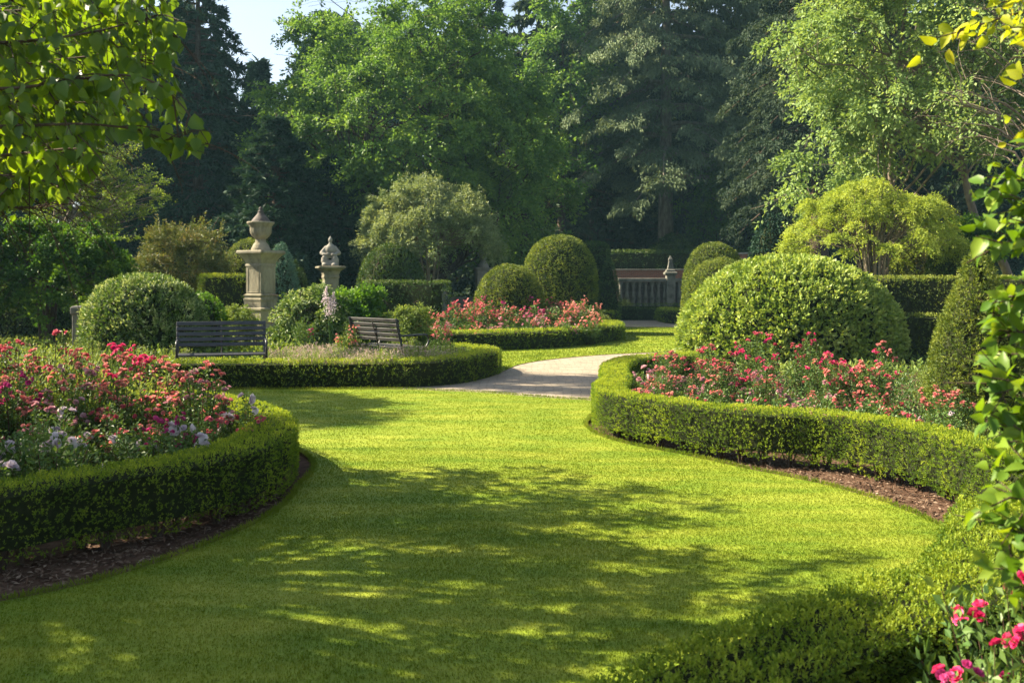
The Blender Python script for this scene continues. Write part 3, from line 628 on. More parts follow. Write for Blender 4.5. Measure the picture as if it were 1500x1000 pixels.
def conifer(name, label, X, Y, H, R, z0, mat, n_b=90, droop=.25, tuft=.30, per=26, hang=.0, bark='bark', tr=.35, cat="conifer", top_pow=.8, group=None, lw=.32, layer=0, az=None, n_sub=9, curl=.1):
    root = thing(name, label, cat, (X, Y, 0), rng.uniform(0, 6.28) if az is None else 0, group); g = Geo(); gt = Geo()
    tube(gt, [(0, 0, -.1), (0, 0, H * .2), (.05, 0, H * .6), (0, 0, H)], [tr * 1.25, tr, tr * .5, .03], 10)
    for i in range(n_b):
        f = (i + rng.random()) / n_b; z = z0 + (H - z0) * f
        if layer: z = z0 + round((z - z0) / layer) * layer + rng.normal() * layer * .12
        a = i * 2.399 + rng.normal() * .3 if az is None else az[i % len(az)] + rng.normal() * .35
        L = R * max(0., 1 - (max(0., z - z0) / (H - z0)) ** 1.3) ** top_pow * rng.uniform(.7, 1.12); L = max(L, .4)
        if z > H - .2: continue
        o = np.array([math.cos(a), math.sin(a), 0]); t = np.linspace(0, 1, 7)[:, None]
        P = np.array([0, 0, z]) + o * L * t; P[:, 2:] += L * (curl * 1.5 * t - droop * 2 * t * t + .0)
        tube(gt, P, np.linspace(.05 * L / 2 + .015, .012, 7), 5)
        lat = np.array([-o[1], o[0], 0]); ns = max(3, int(n_sub * L / R)) * 2; m = per
        tb = .12 + .88 * rng.random(ns) ** .8; sd = rng.choice([-1., 1.], ns); sl = (.22 + .42 * (1 - tb)) * L * rng.uniform(.6, 1.1, ns)
        B = np.stack([np.interp(tb, t[:, 0], P[:, k]) for k in range(3)], 1)
        dd = nrm(o * .75 + lat * sd[:, None] * .9 + np.array([0, 0, -.1]) + rng.normal(size=(ns, 3)) * .12)
        u = rng.random((ns, m, 1)); Q = B[:, None] + dd[:, None] * sl[:, None, None] * u
        Q[..., 2] -= (droop * .8) * (u[..., 0] ** 2) * sl[:, None]; Q = Q + rng.normal(size=Q.shape) * np.array([.07, .07, .05]) * L * .35
        Q = Q.reshape(-1, 3); n = len(Q); D = np.repeat(dd, m, 0) * .8 + rng.normal(size=(n, 3)) * .5; D[:, 2] -= hang * (.4 + rng.random(n))
        cv = rng.normal() * .14
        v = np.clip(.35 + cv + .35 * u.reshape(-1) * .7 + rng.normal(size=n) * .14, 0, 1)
        leaves4(g, Q, D, rng.normal(size=(n, 3)) * .5 + np.array([0, 0, 1]), tuft * (.6 + .7 * rng.random(n)), tuft * lw, 0, v)
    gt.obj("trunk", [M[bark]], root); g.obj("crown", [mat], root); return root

topiary("round_bush", "dark rounded bush seen between the thin trunks at far left", TX(35, 30), 30, dome(1.5, 1.75, .3, 2.1), .08, 260, M['yew'], .07, 4, cat="bush")
topiary("round_bush", "dark rounded bush left of the pale mound, right of the thin trunks", TX(118, 31), 31, dome(1.1, 1.7, .3, 2.1), .08, 260, M['yew'], .07, 4, cat="bush")
rs(4)
# central maple, many limbs visible inside
broadleaf("maple_tree", "big bright green broadleaf tree with dark forking limbs, centre left", W(592, 415, 45)[:2], (TX(590, 45), 45, 8.4), (6.9, 5.6, 7.4), 430, 1.2, 14, 30, .155, M['maple'], trunk_r=.42, trunk_top=5.0, limbs_n=90, lobes=.07, zmin=-.8, inner=.42, flat=.4, droop=.25, multi=3, seed=3, sag=.03)
# left spruce and dark shrubs
conifer("spruce_tree", "tall dark spruce with ragged boughs between hanging leaves and the big green tree", TX(290, 47), 47, 19.5, 4.1, 1.4, M['spruce'], 150, .22, .30, 30, .3, tr=.30, n_sub=11)
conifer("yew_tree", "broad blue-dark conifer behind the stone figure", TX(405, 39.5), 39.5, 8.4, 3.1, .5, M['spruce'], 120, .10, .28, 34, .1, n_sub=12, top_pow=.75)
conifer("yew_tree", "dark low conifer between the stone figure and the silvery tree", TX(486, 41), 41, 7.0, 2.4, .4, M['spruce'], 90, .10, .28, 30, .1, n_sub=11)
conifer("yew_tree", "dark conifer low behind the bronze shrub", TX(250, 49), 49, 8.6, 3.6, .5, M['spruce'], 100, .12, .30, 30, .1, n_sub=11)
# cedar
conifer("cedar_tree", "great grey-green cedar with drooping layered boughs and a bare lower trunk", TX(975, 65), 65, 33, 7.9, 8.6, M['cedar'], 130, .27, .25, 95, 1.3, tr=.48, bark='bark_grey', n_sub=13, layer=1.5, lw=.38, top_pow=.55)
conifer("cedar_tree", "darker cedar standing behind and right of the grey-green cedar", TX(1110, 71), 71, 34, 8.0, 2.0, M['cedar_dk'], 140, .3, .28, 60, 1.0, tr=.5, n_sub=13, layer=1.6, lw=.38, top_pow=.5)
conifer("cedar_tree", "dark cedar whose upper boughs show left of the pale tree at right", TX(1200, 52), 52, 26, 5.2, 6.5, M['cedar_dk'], 110, .27, .22, 60, .9, tr=.45, n_sub=12, layer=1.5, lw=.38, top_pow=.5)
broadleaf("understorey_tree", "shaded small-leaved tree between the trunks of the two cedars", W(1055, 415, 64)[:2], (TX(1058, 64), 64, 6.2), (3.0, 2.6, 4.3), 100, 1.0, 10, 22, .17, M['green'], trunk_r=.12, inner=.3)
conifer("low_conifer", "spreading flat-branched conifer above the stone finial of the balustrade", TX(992, 62.5), 62.5, 4.9, 3.1, 2.9, M['yew'], 50, .12, .28, 40, .3, n_sub=12)
# right pale tree
broadleaf("pale_tree", "tall pale green tree with grey forked trunk on the right", W(1502, 415, 31)[:2], (TX(1345, 31), 31, 9.6), (4.3, 3.6, 5.4), 250, .95, 12, 24, .135, M['pale'], bark='bark_grey', trunk_r=.26, trunk_top=4.4, limbs_n=90, lobes=.25, zmin=-.9, inner=.4, flat=.45, droop=.35, seed=7, multi=2, extra=[W(1150, 232, 30), W(1180, 240, 30), W(1150, 290, 30.5), (TX(1180, 30), 30, 4.1), W(1185, 130, 30), W(1225, 270, 30), W(1270, 280, 30), W(1200, 200, 30)])
broadleaf("bare_twigged_tree", "thin-leaved grey twiggy tree at the right edge behind the branch leaves", W(1540, 415, 27)[:2], (TX(1490, 27), 27, 7.0), (2.6, 2.2, 3.4), 60, .8, 7, 10, .11, M['pale'], bark='bark_grey', trunk_r=.15, limbs_n=60, seed=9, zmin=-.6)
# golden maple, many stems
def fan_tree(name, label, X, Y, cr, ztop, zbase, mat, n_st, n_cl, cl_r, size, bark, n_tw=14, n_lf=28, spread=.28, flat=.3, droop=.55, cat="tree", lw=.35):
    root = thing(name, label, cat, (X, Y, 0)); g = Geo(); gt = Geo()
    a = rng.random(n_cl) * 6.28; r = np.sqrt(rng.random(n_cl)) * cr; zb = zbase + .7 * (1 - (r / cr) ** 2) * (ztop - zbase) / 2.2; zc = zb + (ztop - zb) * np.sqrt(np.clip(1 - (r / cr) ** 2.2, 0, 1)) * (.5 + .5 * rng.random(n_cl)) - cl_r * .3
    zc = zc + (vnoise(np.stack([r * np.cos(a), r * np.sin(a), a * 0], 1), 1.1, 21) - .5) * .9
    C = np.stack([r * np.cos(a), r * np.sin(a) * .8, zc], 1); O = nrm(C * np.array([1, 1, .0]) + np.array([0, 0, 1.2]))
    spray(g, C, O, cl_r * (.7 + .6 * rng.random(n_cl)), n_tw, n_lf, size, flat, droop, lw=lw, vspread=.3)
    st = []
    for i in range(n_st):
        b = 6.28 * i / n_st + rng.normal() * .3; e = np.array([math.cos(b) * cr * .55 * rng.uniform(.2, 1), math.sin(b) * cr * .45 * rng.uniform(.2, 1), zbase + (ztop - zbase) * .5])
        s0 = np.array([math.cos(b) * spread * rng.random(), math.sin(b) * spread * rng.random(), -.05])
        P = catmull([s0, s0 + np.array([e[0] * .12, e[1] * .12, e[2] * .4]), e * np.array([.55, .55, .8]), e], .25); tube(gt, P, np.linspace(.045, .014, len(P)), 6); st.append(P)
    for k in range(n_cl):
        P = st[int(rng.integers(n_st))] if n_cl > 3 * n_st else st[k % n_st]
        j = min(st, key=lambda q: np.linalg.norm(q[-1][:2] - C[k][:2])); limb(gt, j[int(len(j) * .7)], C[k], .016, .006, .08, 6, .04, 4)
    gt.obj("trunk", [M[bark]], root); g.obj("crown", [mat], root); return root
rs(5)
fan_tree("golden_maple", "golden yellow-green fan-shaped maple with many thin stems above the right hedge", TX(1280, 27), 27, 2.4, 4.55, 2.35, M['gold'], 26, 165, .42, .075, 'bark_grey', n_tw=16, n_lf=24, droop=.55)
fan_tree("silvery_tree", "low silvery grey-green tree in the middle, behind the dark dome", TX(630, 38), 38, 2.75, 5.75, 2.5, M['olive'], 9, 190, .6, .11, 'bark_grey', flat=.9, droop=.1, lw=.35)
fan_tree("small_leafy_tree", "small bright green multi-stemmed tree at left beside the pale mound", TX(70, 26), 26, 2.4, 3.45, .95, M['leafy'], 8, 190, .46, .09, 'bark', spread=.2, flat=.6, droop=.2, lw=.75, n_tw=11, n_lf=18)
fan_tree("small_leafy_tree", "rounded dark shrub-tree at the far left edge of the garden", TX(-90, 25), 25, 2.2, 3.6, 1.0, M['leafy'], 7, 90, .5, .09, 'bark', spread=.2, flat=.6, droop=.2, lw=.75, n_tw=11, n_lf=18)
rs(6)
# feathery twiggy tree at left, leaning right
def feathery():
    base = W(60, 415, 30); root = thing("feathery_tree", "airy young-leaved tree with bare arching twigs at upper left", "tree", (base[0], base[1], 0)); b = np.array([base[0], base[1], 0])
    g = Geo(); gt = Geo(); tube(gt, catmull([(0, 0, -.1), (.1, 0, 2), (.5, 0, 4), (.7, 0, 6.8)], .4), np.linspace(.16, .03, len(catmull([(0, 0, -.1), (.1, 0, 2), (.5, 0, 4), (.7, 0, 6.8)], .4))), 8)
    tips = [W(x, y, 30 + d) for x, y, d in [(232, 292, 0), (215, 268, .5), (205, 245, -.5), (222, 318, 0), (190, 222, .6), (160, 212, 0), (235, 275, 1), (175, 300, -.8), (195, 330, .4), (140, 250, -.8), (120, 205, .5), (150, 320, -.5), (200, 205, 0), (110, 300, 0), (90, 240, .8), (170, 180, .5), (130, 160, 0), (212, 300, -1), (60, 180, 0), (20, 230, .6), (30, 300, -.5), (180, 260, -.4), (228, 255, .2)]]
    C = []
    for tp in tips:
        e = np.array(tp) - b; s0 = np.array([.25 + .07 * e[2], 0, max(1.5, e[2] * .62)]); P = limb(gt, s0, e, .035, .006, .12, 9, .03, 5)
        for _ in range(11):
            k = rng.integers(3, 9); q = P[k] + np.array([.25, 0, .05]) * rng.random() + rng.normal(size=3) * .28; limb(gt, P[max(k - 3, 0)], q, .010, .004, .05, 5, .03, 4); C.append(q)
    C = np.array(C); O = nrm(np.array([1, 0, .3]) + rng.normal(size=C.shape) * .3)
    spray(g, C, O, .34, 6, 10, .075, .4, .1, lw=.55)
    gt.obj("trunk", [M['bark_grey']], root); g.obj("crown", [M['feather']], root)
feathery()
broadleaf("bronze_shrub", "wide shrub with bronze-tinted shoots between the leafy tree and the stone pillar", W(262, 415, 32)[:2], (TX(262, 32), 32, 1.9), (1.65, 1.3, 1.75), 150, .42, 12, 20, .075, M['bronze'], trunk_r=.05, cat="shrub", multi=3, flat=1.2, droop=-.2, zmin=-.7, limbs_n=20, inner=.6)
broadleaf("bright_shrub", "bright fresh green shrub right of the golden maple", W(1420, 415, 30)[:2], (TX(1420, 30), 30, 2.75), (1.2, 1.0, 1.0), 70, .4, 12, 18, .10, M['green'], trunk_r=.05, cat="shrub", multi=2, limbs_n=14)
broadleaf("twiggy_shrub", "brownish green twiggy shrub under the right side of the golden maple", W(1352, 415, 29)[:2], (TX(1352, 29), 29, 2.1), (.95, .8, .95), 60, .35, 10, 16, .07, M['bronze'], trunk_r=.04, cat="shrub", multi=3, limbs_n=20, flat=1, droop=-.1)
broadleaf("garden_shrub", "dark green shrub with white plumes right of the tall stone pillar", W(450, 415, 24)[:2], (TX(452, 24), 24, .75), (.95, .8, .85), 80, .34, 12, 20, .075, M['choisya'], trunk_r=.04, cat="shrub", multi=2, limbs_n=12, inner=.6)
broadleaf("garden_shrub", "sunny topped green shrub directly left of the tilted bench", W(520, 415, 24.5)[:2], (TX(520, 24.5), 24.5, .75), (.8, .8, .85), 70, .34, 12, 20, .075, M['green'], trunk_r=.04, cat="shrub", multi=2, limbs_n=12, inner=.6)
broadleaf("garden_shrub", "light yellow-green shrub behind the arm of the tilted bench", W(597, 415, 24)[:2], (TX(597, 24), 24, .55), (.62, .55, .62), 60, .28, 12, 20, .055, M['herb'], trunk_r=.03, cat="shrub", multi=2, limbs_n=10, inner=.6)
broadleaf("garden_shrub", "pale green shrub at the foot of the tall stone pillar", W(345, 415, 25)[:2], (TX(345, 25), 25, .55), (.55, .5, .6), 50, .28, 12, 18, .05, M['herb'], trunk_r=.03, cat="shrub", multi=2, limbs_n=10, inner=.6)
# further wood trees (each its own tree)
rs(7)
far = [(378, 60, 15.2, 3.4, 'spruce', "pointed dark conifer standing just below the sky gap"),
       (60, 50, 24, 4.5, 'spruce', "dark conifer far left behind the hanging leaves"),
       (-60, 46, 24, 4.5, 'spruce', "dark conifer beyond the far left edge of the garden"),
       (172, 56, 27, 4.6, 'spruce', "tall dark conifer rising behind the airy young-leaved tree"),
       (790, 66, 30, 4.0, 'cedar_dk', "narrow dark conifer seen between the big green tree and the cedar"),
       (870, 72, 26, 5.5, 'cedar_dk', "shadowy conifer deep in the wood behind the cedar trunk"),
       (700, 70, 30, 5.0, 'cedar_dk', "dark conifer behind the right half of the big green tree"),
       (1010, 72, 32, 6.0, 'cedar_dk', "tall conifer directly behind the grey-green cedar"),
       (1240, 62, 30, 6.0, 'cedar_dk', "dark conifer behind the left half of the pale tree"),
       (1390, 60, 30, 6.0, 'cedar_dk', "dark conifer behind the trunk of the pale tree"),
       (1540, 56, 28, 6.0, 'spruce', "dark conifer past the right edge behind the twiggy tree")]
for px, Y, H, R, mt, lab in far:
    conifer("far_conifer", lab, TX(px, Y), Y, H, R, 1.0, M[mt], 110, .2, .50, 20, .5, n_sub=10, lw=.42, group="conifers of the dark wood")
broadleaf("far_tree", "light green tree crown glimpsed in the gap left of the cedar top", W(822, 415, 64)[:2], (TX(825, 64), 64, 14), (3.0, 3, 7.5), 90, 1.3, 10, 18, .28, M['maple'], trunk_r=.3)
broadleaf("far_tree", "mid green tree filling the wood below the big green tree at right", W(770, 415, 52)[:2], (TX(765, 52), 52, 5.0), (3.4, 3, 4.4), 90, 1.2, 10, 20, .22, M['maple'], trunk_r=.25, trunk_top=2)
broadleaf("far_tree", "shaded green tree behind the lower left of the big green tree", W(470, 415, 55)[:2], (TX(470, 55), 55, 7.0), (4.2, 3, 4.6), 100, 1.3, 10, 18, .24, M['maple'], trunk_r=.25)

# the dark wood that closes the view: one mass of leaves
def wood_mass():
    g = Geo(); n = 90000
    a = rng.uniform(-34, 46, n); yy = 76 + 7 * rng.random(n) + 3 * (vnoise(np.stack([a, a * 0, a * 0], 1), .2, 3)); top = 17 + 9 * vnoise(np.stack([a, a * 0, a * 0], 1), .25, 6)
    px = 750 + a * F / yy; gap = np.exp(-((px - 372) / 42) ** 2); top = top * (1 - .47 * gap)
    z = rng.random(n) ** .9 * top; P = np.stack([a, yy, z], 1)
    keep = vnoise(P, .55, 12) > .30 * np.clip(z / 14, 0, 1); P = P[keep]; n = len(P)
    leaves4(g, P, rng.normal(size=(n, 3)) - np.array([0, 0, .5]), rng.normal(size=(n, 3)) + np.array([0, -.6, .3]), .9 * (.6 + .8 * rng.random(n)), .6, 0, np.clip(vnoise(P, .4, 2) + rng.normal(size=n) * .1, 0, 1))
    stuff(g.obj("woodland", [M['wood_mass']]), "dark solid woodland closing the view behind all the trees", "woodland")
wood_mass()
def undergrowth():
    g = Geo(); n = 26000; P = np.stack([rng.uniform(-30, 38, n), rng.uniform(47.5, 70, n), np.zeros(n)], 1)
    P = P[~((P[:, 0] > 3) & (P[:, 0] < 14) & (P[:, 1] < 62))]; n = len(P)
    P[:, 2] = rng.random(n) * (.5 + 1.2 * vnoise(P, .35, 3))
    leaves4(g, P, rng.normal(size=(n, 3)) + np.array([0, 0, .8]), rdir(n), .28, .14)
    stuff(g.obj("undergrowth", [M['wood_mass']]), "dark undergrowth on the floor of the wood", "undergrowth")
undergrowth()
def garden_cover():
    """low mixed foliage over the beds between the shrubs of the middle distance"""
    g = Geo(); n = 52000; P = np.stack([rng.uniform(-22, -1.2, n), rng.uniform(19, 46, n), np.zeros(n)], 1)
    P = P[~((P[:, 1] > 23.6) & (P[:, 1] < 45.2) & (P[:, 0] > -5.4))]
    R_ = np.stack([rng.uniform(3.8, 18, n // 2), rng.uniform(15.5, 37, n // 2), np.zeros(n // 2)], 1)
    R_ = R_[(R_[:, 1] > 25.8) & (R_[:, 0] > 6.0) | (R_[:, 1] < 21) & (R_[:, 0] > 3.0 + .22 * (R_[:, 1] - 13)) ]
    P = np.concatenate([P, R_]); n = len(P)
    P[:, 2] = rng.random(n) * (.12 + .42 * vnoise(P, .8, 3) ** 2) - .03
    leaves4(g, P, rng.normal(size=(n, 3)) + np.array([0, 0, 1]), rdir(n), .11, .05, 0, np.clip(vnoise(P, .7, 9) + rng.normal(size=n) * .15, 0, 1))
    stuff(g.obj("ground_cover", [M['herb']]), "low mixed green ground cover between the shrubs", "ground cover")
garden_cover()
def bed_fill():
    g = Geo(); out = []
    for hd, ref in ((HL, (-20, 9)), (HR, (30, 12))):
        n = 26000 if ref[0] < 0 else 60000
        x = rng.uniform(-8, -2.2, n) if ref[0] < 0 else rng.uniform(1.4, 9, n); y = rng.uniform(6, 13, n) if ref[0] < 0 else rng.uniform(3, 17, n)
        P = np.stack([x, y, np.zeros(n)], 1); C = catmull(hd, .2)
        poly = np.concatenate([C, [(-14, 12.2), (-14, 6.5)]]) if ref[0] < 0 else np.concatenate([C, [(11, 2.6), (11, 18)]])
        P = P[inpoly(P, poly)]; d = np.min(np.hypot(P[:, None, 0] - C[None, :, 0], P[:, None, 1] - C[None, :, 1]), 1); P = P[d > .26]; out.append(P)
    P = np.concatenate(out); n = len(P); P[:, 2] = rng.random(n) ** 1.3 * (.1 + .32 * vnoise(P, 1.6, 3)) - .03
    leaves4(g, P, rng.normal(size=(n, 3)) + np.array([0, 0, .8]), rng.normal(size=(n, 3)) * .6 + np.array([0, 0, .8]), .045 * (.6 + .8 * rng.random(n)), .024, 0, np.clip(vnoise(P, 2, 9) + rng.normal(size=n) * .15, 0, 1))
    stuff(g.obj("bed_foliage", [M['rose_leaf']]), "low leafy growth covering the soil of the rose beds", "foliage")
bed_fill()

# ------------------------------------------------------------------ the trees standing just outside the left edge, whose leaves and shade reach in
def shade_points(n, poly, holes, z0, z1):
    poly = np.array([G(*p) for p in poly]); lo, hi = poly.min(0), poly.max(0); out = []
    while len(out) < n:
        q = rng.uniform(lo, hi, (n, 2)); q = q[inpoly(q, poly)]
        if holes is not None:
            H_ = np.array([G(a, b) + (r,) for a, b, r in holes]); d = np.hypot(q[:, None, 0] - H_[None, :, 0], q[:, None, 1] - H_[None, :, 1]); q = q[(d > H_[None, :, 2] * 1.55).all(1)]
        out += list(q)
    q = np.array(out[:n]); z = rng.uniform(z0, z1, n); k = z / SUN[2]
    return np.stack([q[:, 0] + SUN[0] * k, q[:, 1] + SUN[1] * k, z], 1)
rs(8)
SH1 = [(430, 712), (520, 712), (620, 722), (700, 735), (800, 752), (900, 762), (925, 775), (830, 778), (800, 790), (900, 805), (1000, 825), (1055, 850), (1010, 872), (960, 905), (900, 960), (840, 1005), (880, 1100), (-300, 1100), (-500, 900), (-100, 880), (60, 850), (300, 790), (400, 745)]
HO1 = [(265, 900, .16), (232, 893, .12), (430, 832, .24), (390, 826, .16), (480, 843, .14), (470, 790, .2), (520, 800, .2), (590, 908, .14), (610, 912, .12), (450, 905, .09), (620, 800, .2), (560, 760, .14), (680, 760, .18), (735, 965, .10), (150, 990, .09), (700, 862, .13), (780, 880, .12), (540, 860, .14), (880, 850, .12), (640, 845, .12), (350, 870, .10), (760, 815, .14), (500, 880, .07), (900, 900, .1), (820, 930, .08), (650, 950, .09)]
C1 = shade_points(205, SH1, HO1, 3.9, 5.6)
SH1b = [(-300, 700), (0, 640), (120, 640), (260, 660), (380, 690), (420, 720), (300, 790), (0, 850), (-300, 900)]
C1b = shade_points(60, SH1b, None, 3.9, 5.6)
_k = np.array([G(x, y, .47) for x, y in zip(rng.uniform(960, 1275, 60), rng.uniform(880, 1080, 60))]); _z = rng.uniform(4.0, 5.2, 60); _h = (_z - .47) / SUN[2]
C1c = np.stack([_k[:, 0] + SUN[0] * _h, _k[:, 1] + SUN[1] * _h, _z], 1)[(_k[:, 1] < 3.75)]
def near_tree():
    base = (-6.2, 6.6); b = np.array([base[0], base[1], 0.]); root = thing("linden_tree", "overhanging broad-leaved tree at upper left with yellow backlit leaves", "tree", (base[0], base[1], 0))
    g = Geo(); gt = Geo(); Q = catmull([(0, 0, -.1), (.05, 0, 1.2), (.1, -.1, 2.6), (-.1, -.1, 4.2), (-.2, 0, 6.2)], .3); tube(gt, Q, np.linspace(.24, .06, len(Q)), 12)
    C = np.concatenate([C1, C1b, C1c]) - b; O = nrm(C - np.array([0, 0, 3.2]))
    spray(g, C, O, .42, 8, 11, .085, .6, .4, lw=.72, up=.9, shape8=False)
    for k in range(0, len(C), 3):
        j = int(np.clip((C[k][2] * .5 - .1) / 6.2 * len(Q), 4, len(Q) - 1)); limb(gt, Q[j], C[k], .045, .012, .06, 7, .03, 5)
    # inner mass of the crown behind the hanging branches
    E = np.array([W(x, y, Y) for x, y, Y in zip(np.concatenate([rng.uniform(-150, 120, 62), rng.uniform(60, 175, 8)]), np.concatenate([rng.uniform(-30, 290, 62), rng.uniform(-30, 150, 8)]), rng.uniform(7.2, 9.8, 70))]) - b
    spray(g, E, nrm(E - np.array([0, 0, 3.2])), .42, 8, 11, .085, .7, .4, lw=.72, up=.7)
    for k in range(0, len(E), 4): limb(gt, Q[int(len(Q) * rng.uniform(.35, .6))], E[k], .035, .01, .06, 8, .03, 5)
    # the hanging branches seen against the wood: measured tips, leaves hang along them
    P8 = []; D8 = []; V8 = []; s8 = []
    def br(path, dens=25, twigs=6, tl=.34, leaf=.072):
        Pth = catmull([np.array(W(x, y, Y)) - b for x, y, Y in path], .03)
        tube(gt, Pth, np.linspace(.011, .0025, len(Pth)), 5)
        L = [(Pth, 1)]
        for _ in range(twigs):
            k = int(rng.integers(len(Pth) // 6, len(Pth) - 1)); d = nrm(Pth[min(k + 3, len(Pth) - 1)] - Pth[max(k - 3, 0)] + rng.normal(size=3) * .035)
            d = nrm(d + rng.normal(size=3) * .55); l = tl * rng.uniform(.5, 1.1); t = np.linspace(0, 1, 9)[:, None]
            q = Pth[k] + d * l * t - np.array([0, 0, 1]) * (l * .35) * t * t; tube(gt, q, np.linspace(.004, .0015, 9), 4); L.append((q, 0))
        for q, main in L:
            ln = np.linalg.norm(np.diff(q, axis=0), axis=1).sum(); n = max(3, int(ln * dens)); u = np.linspace(.08 if not main else .15, 1, n)
            ix = u * (len(q) - 1); B = np.stack([np.interp(ix, np.arange(len(q)), q[:, k]) for k in range(3)], 1)
            tg = nrm(np.gradient(q, axis=0))[np.minimum(ix.astype(int), len(q) - 1)]
            sd = nrm(np.cross(tg, np.array([0, 0, 1.])) + 1e-6) * np.where(np.arange(n) % 2, 1, -1)[:, None]
            pe = nrm(sd + tg * .5 + rng.normal(size=(n, 3)) * .4 + np.array([0, 0, -.35])); pl = .03 + .02 * rng.random((n, 1))
            for bb, pp, l_ in zip(B, pe, pl[:, 0]): tube(gt, [bb, bb + pp * l_], [.0016, .0011], 3, cap=False)
            P8.append(B + pe * pl); D8.append(pe * .5 + np.array([0, 0, -.85]) + tg * .25 + rng.normal(size=(n, 3)) * .35); s8.append(leaf * (.65 + .6 * rng.random(n)))
    mains = [[(-160, 70, 4.6), (20, 62, 4.5), (120, 50, 4.4), (190, 34, 4.4), (235, 22, 4.4), (262, 30, 4.35)],
             [(-160, -60, 4.7), (60, -30, 4.6), (170, -15, 4.5), (215, 5, 4.4), (250, 48, 4.4)],
             [(-160, 120, 4.3), (0, 130, 4.3), (90, 120, 4.25), (170, 110, 4.25), (225, 120, 4.2), (262, 148, 4.2)],
             [(-120, 190, 4.4), (20, 185, 4.4), (120, 182, 4.35), (200, 190, 4.3), (245, 205, 4.25), (283, 192, 4.25)],
             [(-100, 235, 4.6), (0, 228, 4.6), (60, 222, 4.6), (110, 218, 4.5), (140, 232, 4.5)],
             [(-140, 20, 5.2), (40, 15, 5.2), (120, 0, 5.1), (180, -10, 5.0), (235, -10, 5.0)],
             [(-140, 100, 5.4), (20, 95, 5.4), (110, 85, 5.3), (170, 80, 5.2), (205, 100, 5.2)],
             [(-140, 170, 5.6), (0, 150, 5.6), (80, 150, 5.5), (150, 150, 5.5)],
             [(-140, 250, 5.2), (-20, 255, 5.2), (50, 262, 5.1), (95, 275, 5.0)],
             [(-140, 40, 6.2), (20, 50, 6.2), (100, 40, 6.1), (160, 30, 6.0), (215, 60, 6.0)],
             [(-140, 300, 6.2), (-40, 300, 6.2), (40, 305, 6.2), (90, 300, 6.1)],
             [(-140, 10, 7.0), (20, 0, 7.0), (100, -20, 7.0), (190, -30, 7.0)],
             [(-140, 130, 7.0), (20, 115, 7.0), (90, 120, 7.0), (150, 135, 7.0)],
             [(-140, 210, 7.2), (0, 200, 7.2), (70, 205, 7.2), (120, 200, 7.2)],
             [(-160, 60, 6.6), (-20, 75, 6.6), (60, 80, 6.5), (110, 60, 6.4), (170, 55, 6.4)],
             [(-160, 160, 6.4), (-30, 190, 6.4), (50, 175, 6.4), (95, 165, 6.4), (130, 180, 6.4)],
             [(-160, 250, 6.6), (-30, 240, 6.6), (40, 250, 6.6), (80, 255, 6.6)]]
    for i, pth in enumerate(mains): br(pth, 26, 13 if pth[0][2] < 5 else 22, .34 if pth[0][2] < 5 else .5)
    for pth in mains:                                    # carry each branch back to the trunk
        s0 = np.array(W(*pth[0])) - b; limb(gt, Q[int(len(Q) * .42)], s0, .04, .011, .08, 10, .02, 6)
    # extra upper crown over the frame
    P = np.concatenate(P8); D = np.concatenate(D8); n = len(P); sz = np.concatenate(s8)
    Pw = P + b; qx = 750 + F * Pw[:, 0] / Pw[:, 1]; qy = HZ - F * (Pw[:, 2] - EYE) / Pw[:, 1]
    lim = np.interp(qx, [-50, 60, 110, 135, 150, 200, 230, 250, 290], [330, 300, 285, 262, 205, 205, 225, 235, 228])
    keep = (qx < 262 + 32 * (qy > 170)) & (qy < lim - 14); P = P[keep]; D = D[keep]; sz = sz[keep]; n = len(P)
    N = rng.normal(size=(n, 3)) * .75 + np.array([.35, -.6, .45])
    leaves8(g, P, D, N, sz, sz * .8, 0, np.clip(rng.normal(size=n) * .22 + .45, 0, 1))
    gt.obj("trunk", [M['bark']], root); g.obj("crown", [M['near']], root)
near_tree()
# two tall trees further back on the left, wholly above and beside the frame, casting the mid-lawn and path shade
SH2 = [(345, 572), (470, 570), (590, 598), (540, 604), (580, 612), (500, 626), (430, 628), (350, 610), (250, 600), (150, 575)]
C2 = shade_points(95, SH2, [(450, 588, .22), (520, 600, .2), (400, 600, .25), (470, 612, .15)], 7.0, 9.5)
SH3 = [(735, 546), (800, 547), (900, 552), (985, 551), (980, 578), (900, 577), (820, 572), (760, 566), (700, 566), (690, 575), (560, 560), (400, 520), (300, 500), (500, 500), (650, 500), (735, 546)]
C3 = shade_points(70, [(733, 547), (800, 548), (900, 552), (985, 552), (985, 577), (900, 577), (820, 572), (760, 567), (700, 567)], [(800, 562, .3), (850, 563, .35), (770, 562, .25), (900, 565, .2)], 10, 12.5)
def tall_off(name, label, base, C, cl, top, sz):
    b = np.array([base[0], base[1], 0.]); root = thing(name, label, "tree", (base[0], base[1], 0)); g = Geo(); gt = Geo(); Cm = C.mean(0) - b
    Q = catmull([(0, 0, -.1), (.1, 0, top * .3), (Cm[0] * .3, Cm[1] * .3, top * .7), (Cm[0] * .6, Cm[1] * .6, top)], .5); tube(gt, Q, np.linspace(.3, .08, len(Q)), 10)
    E = C - b; O = nrm(E - np.array([0, 0, top * .5])); spray(g, E, O, cl, 8, 14, sz, .6, .3, lw=.7)
    for k in range(0, len(E), 2): limb(gt, Q[int(len(Q) * rng.uniform(.5, .9))], E[k], .05, .015, .08, 6, .03, 5)
    gt.obj("trunk", [M['bark']], root); g.obj("crown", [M['maple']], root)
tall_off("lime_tree", "tall tree outside the left edge shading the back of the main lawn", (-13.5, 15.5), C2, .7, 9, .13)
tall_off("lime_tree", "tallest tree outside the left edge shading the pale path", (-17, 20.5), C3, .75, 12, .14)

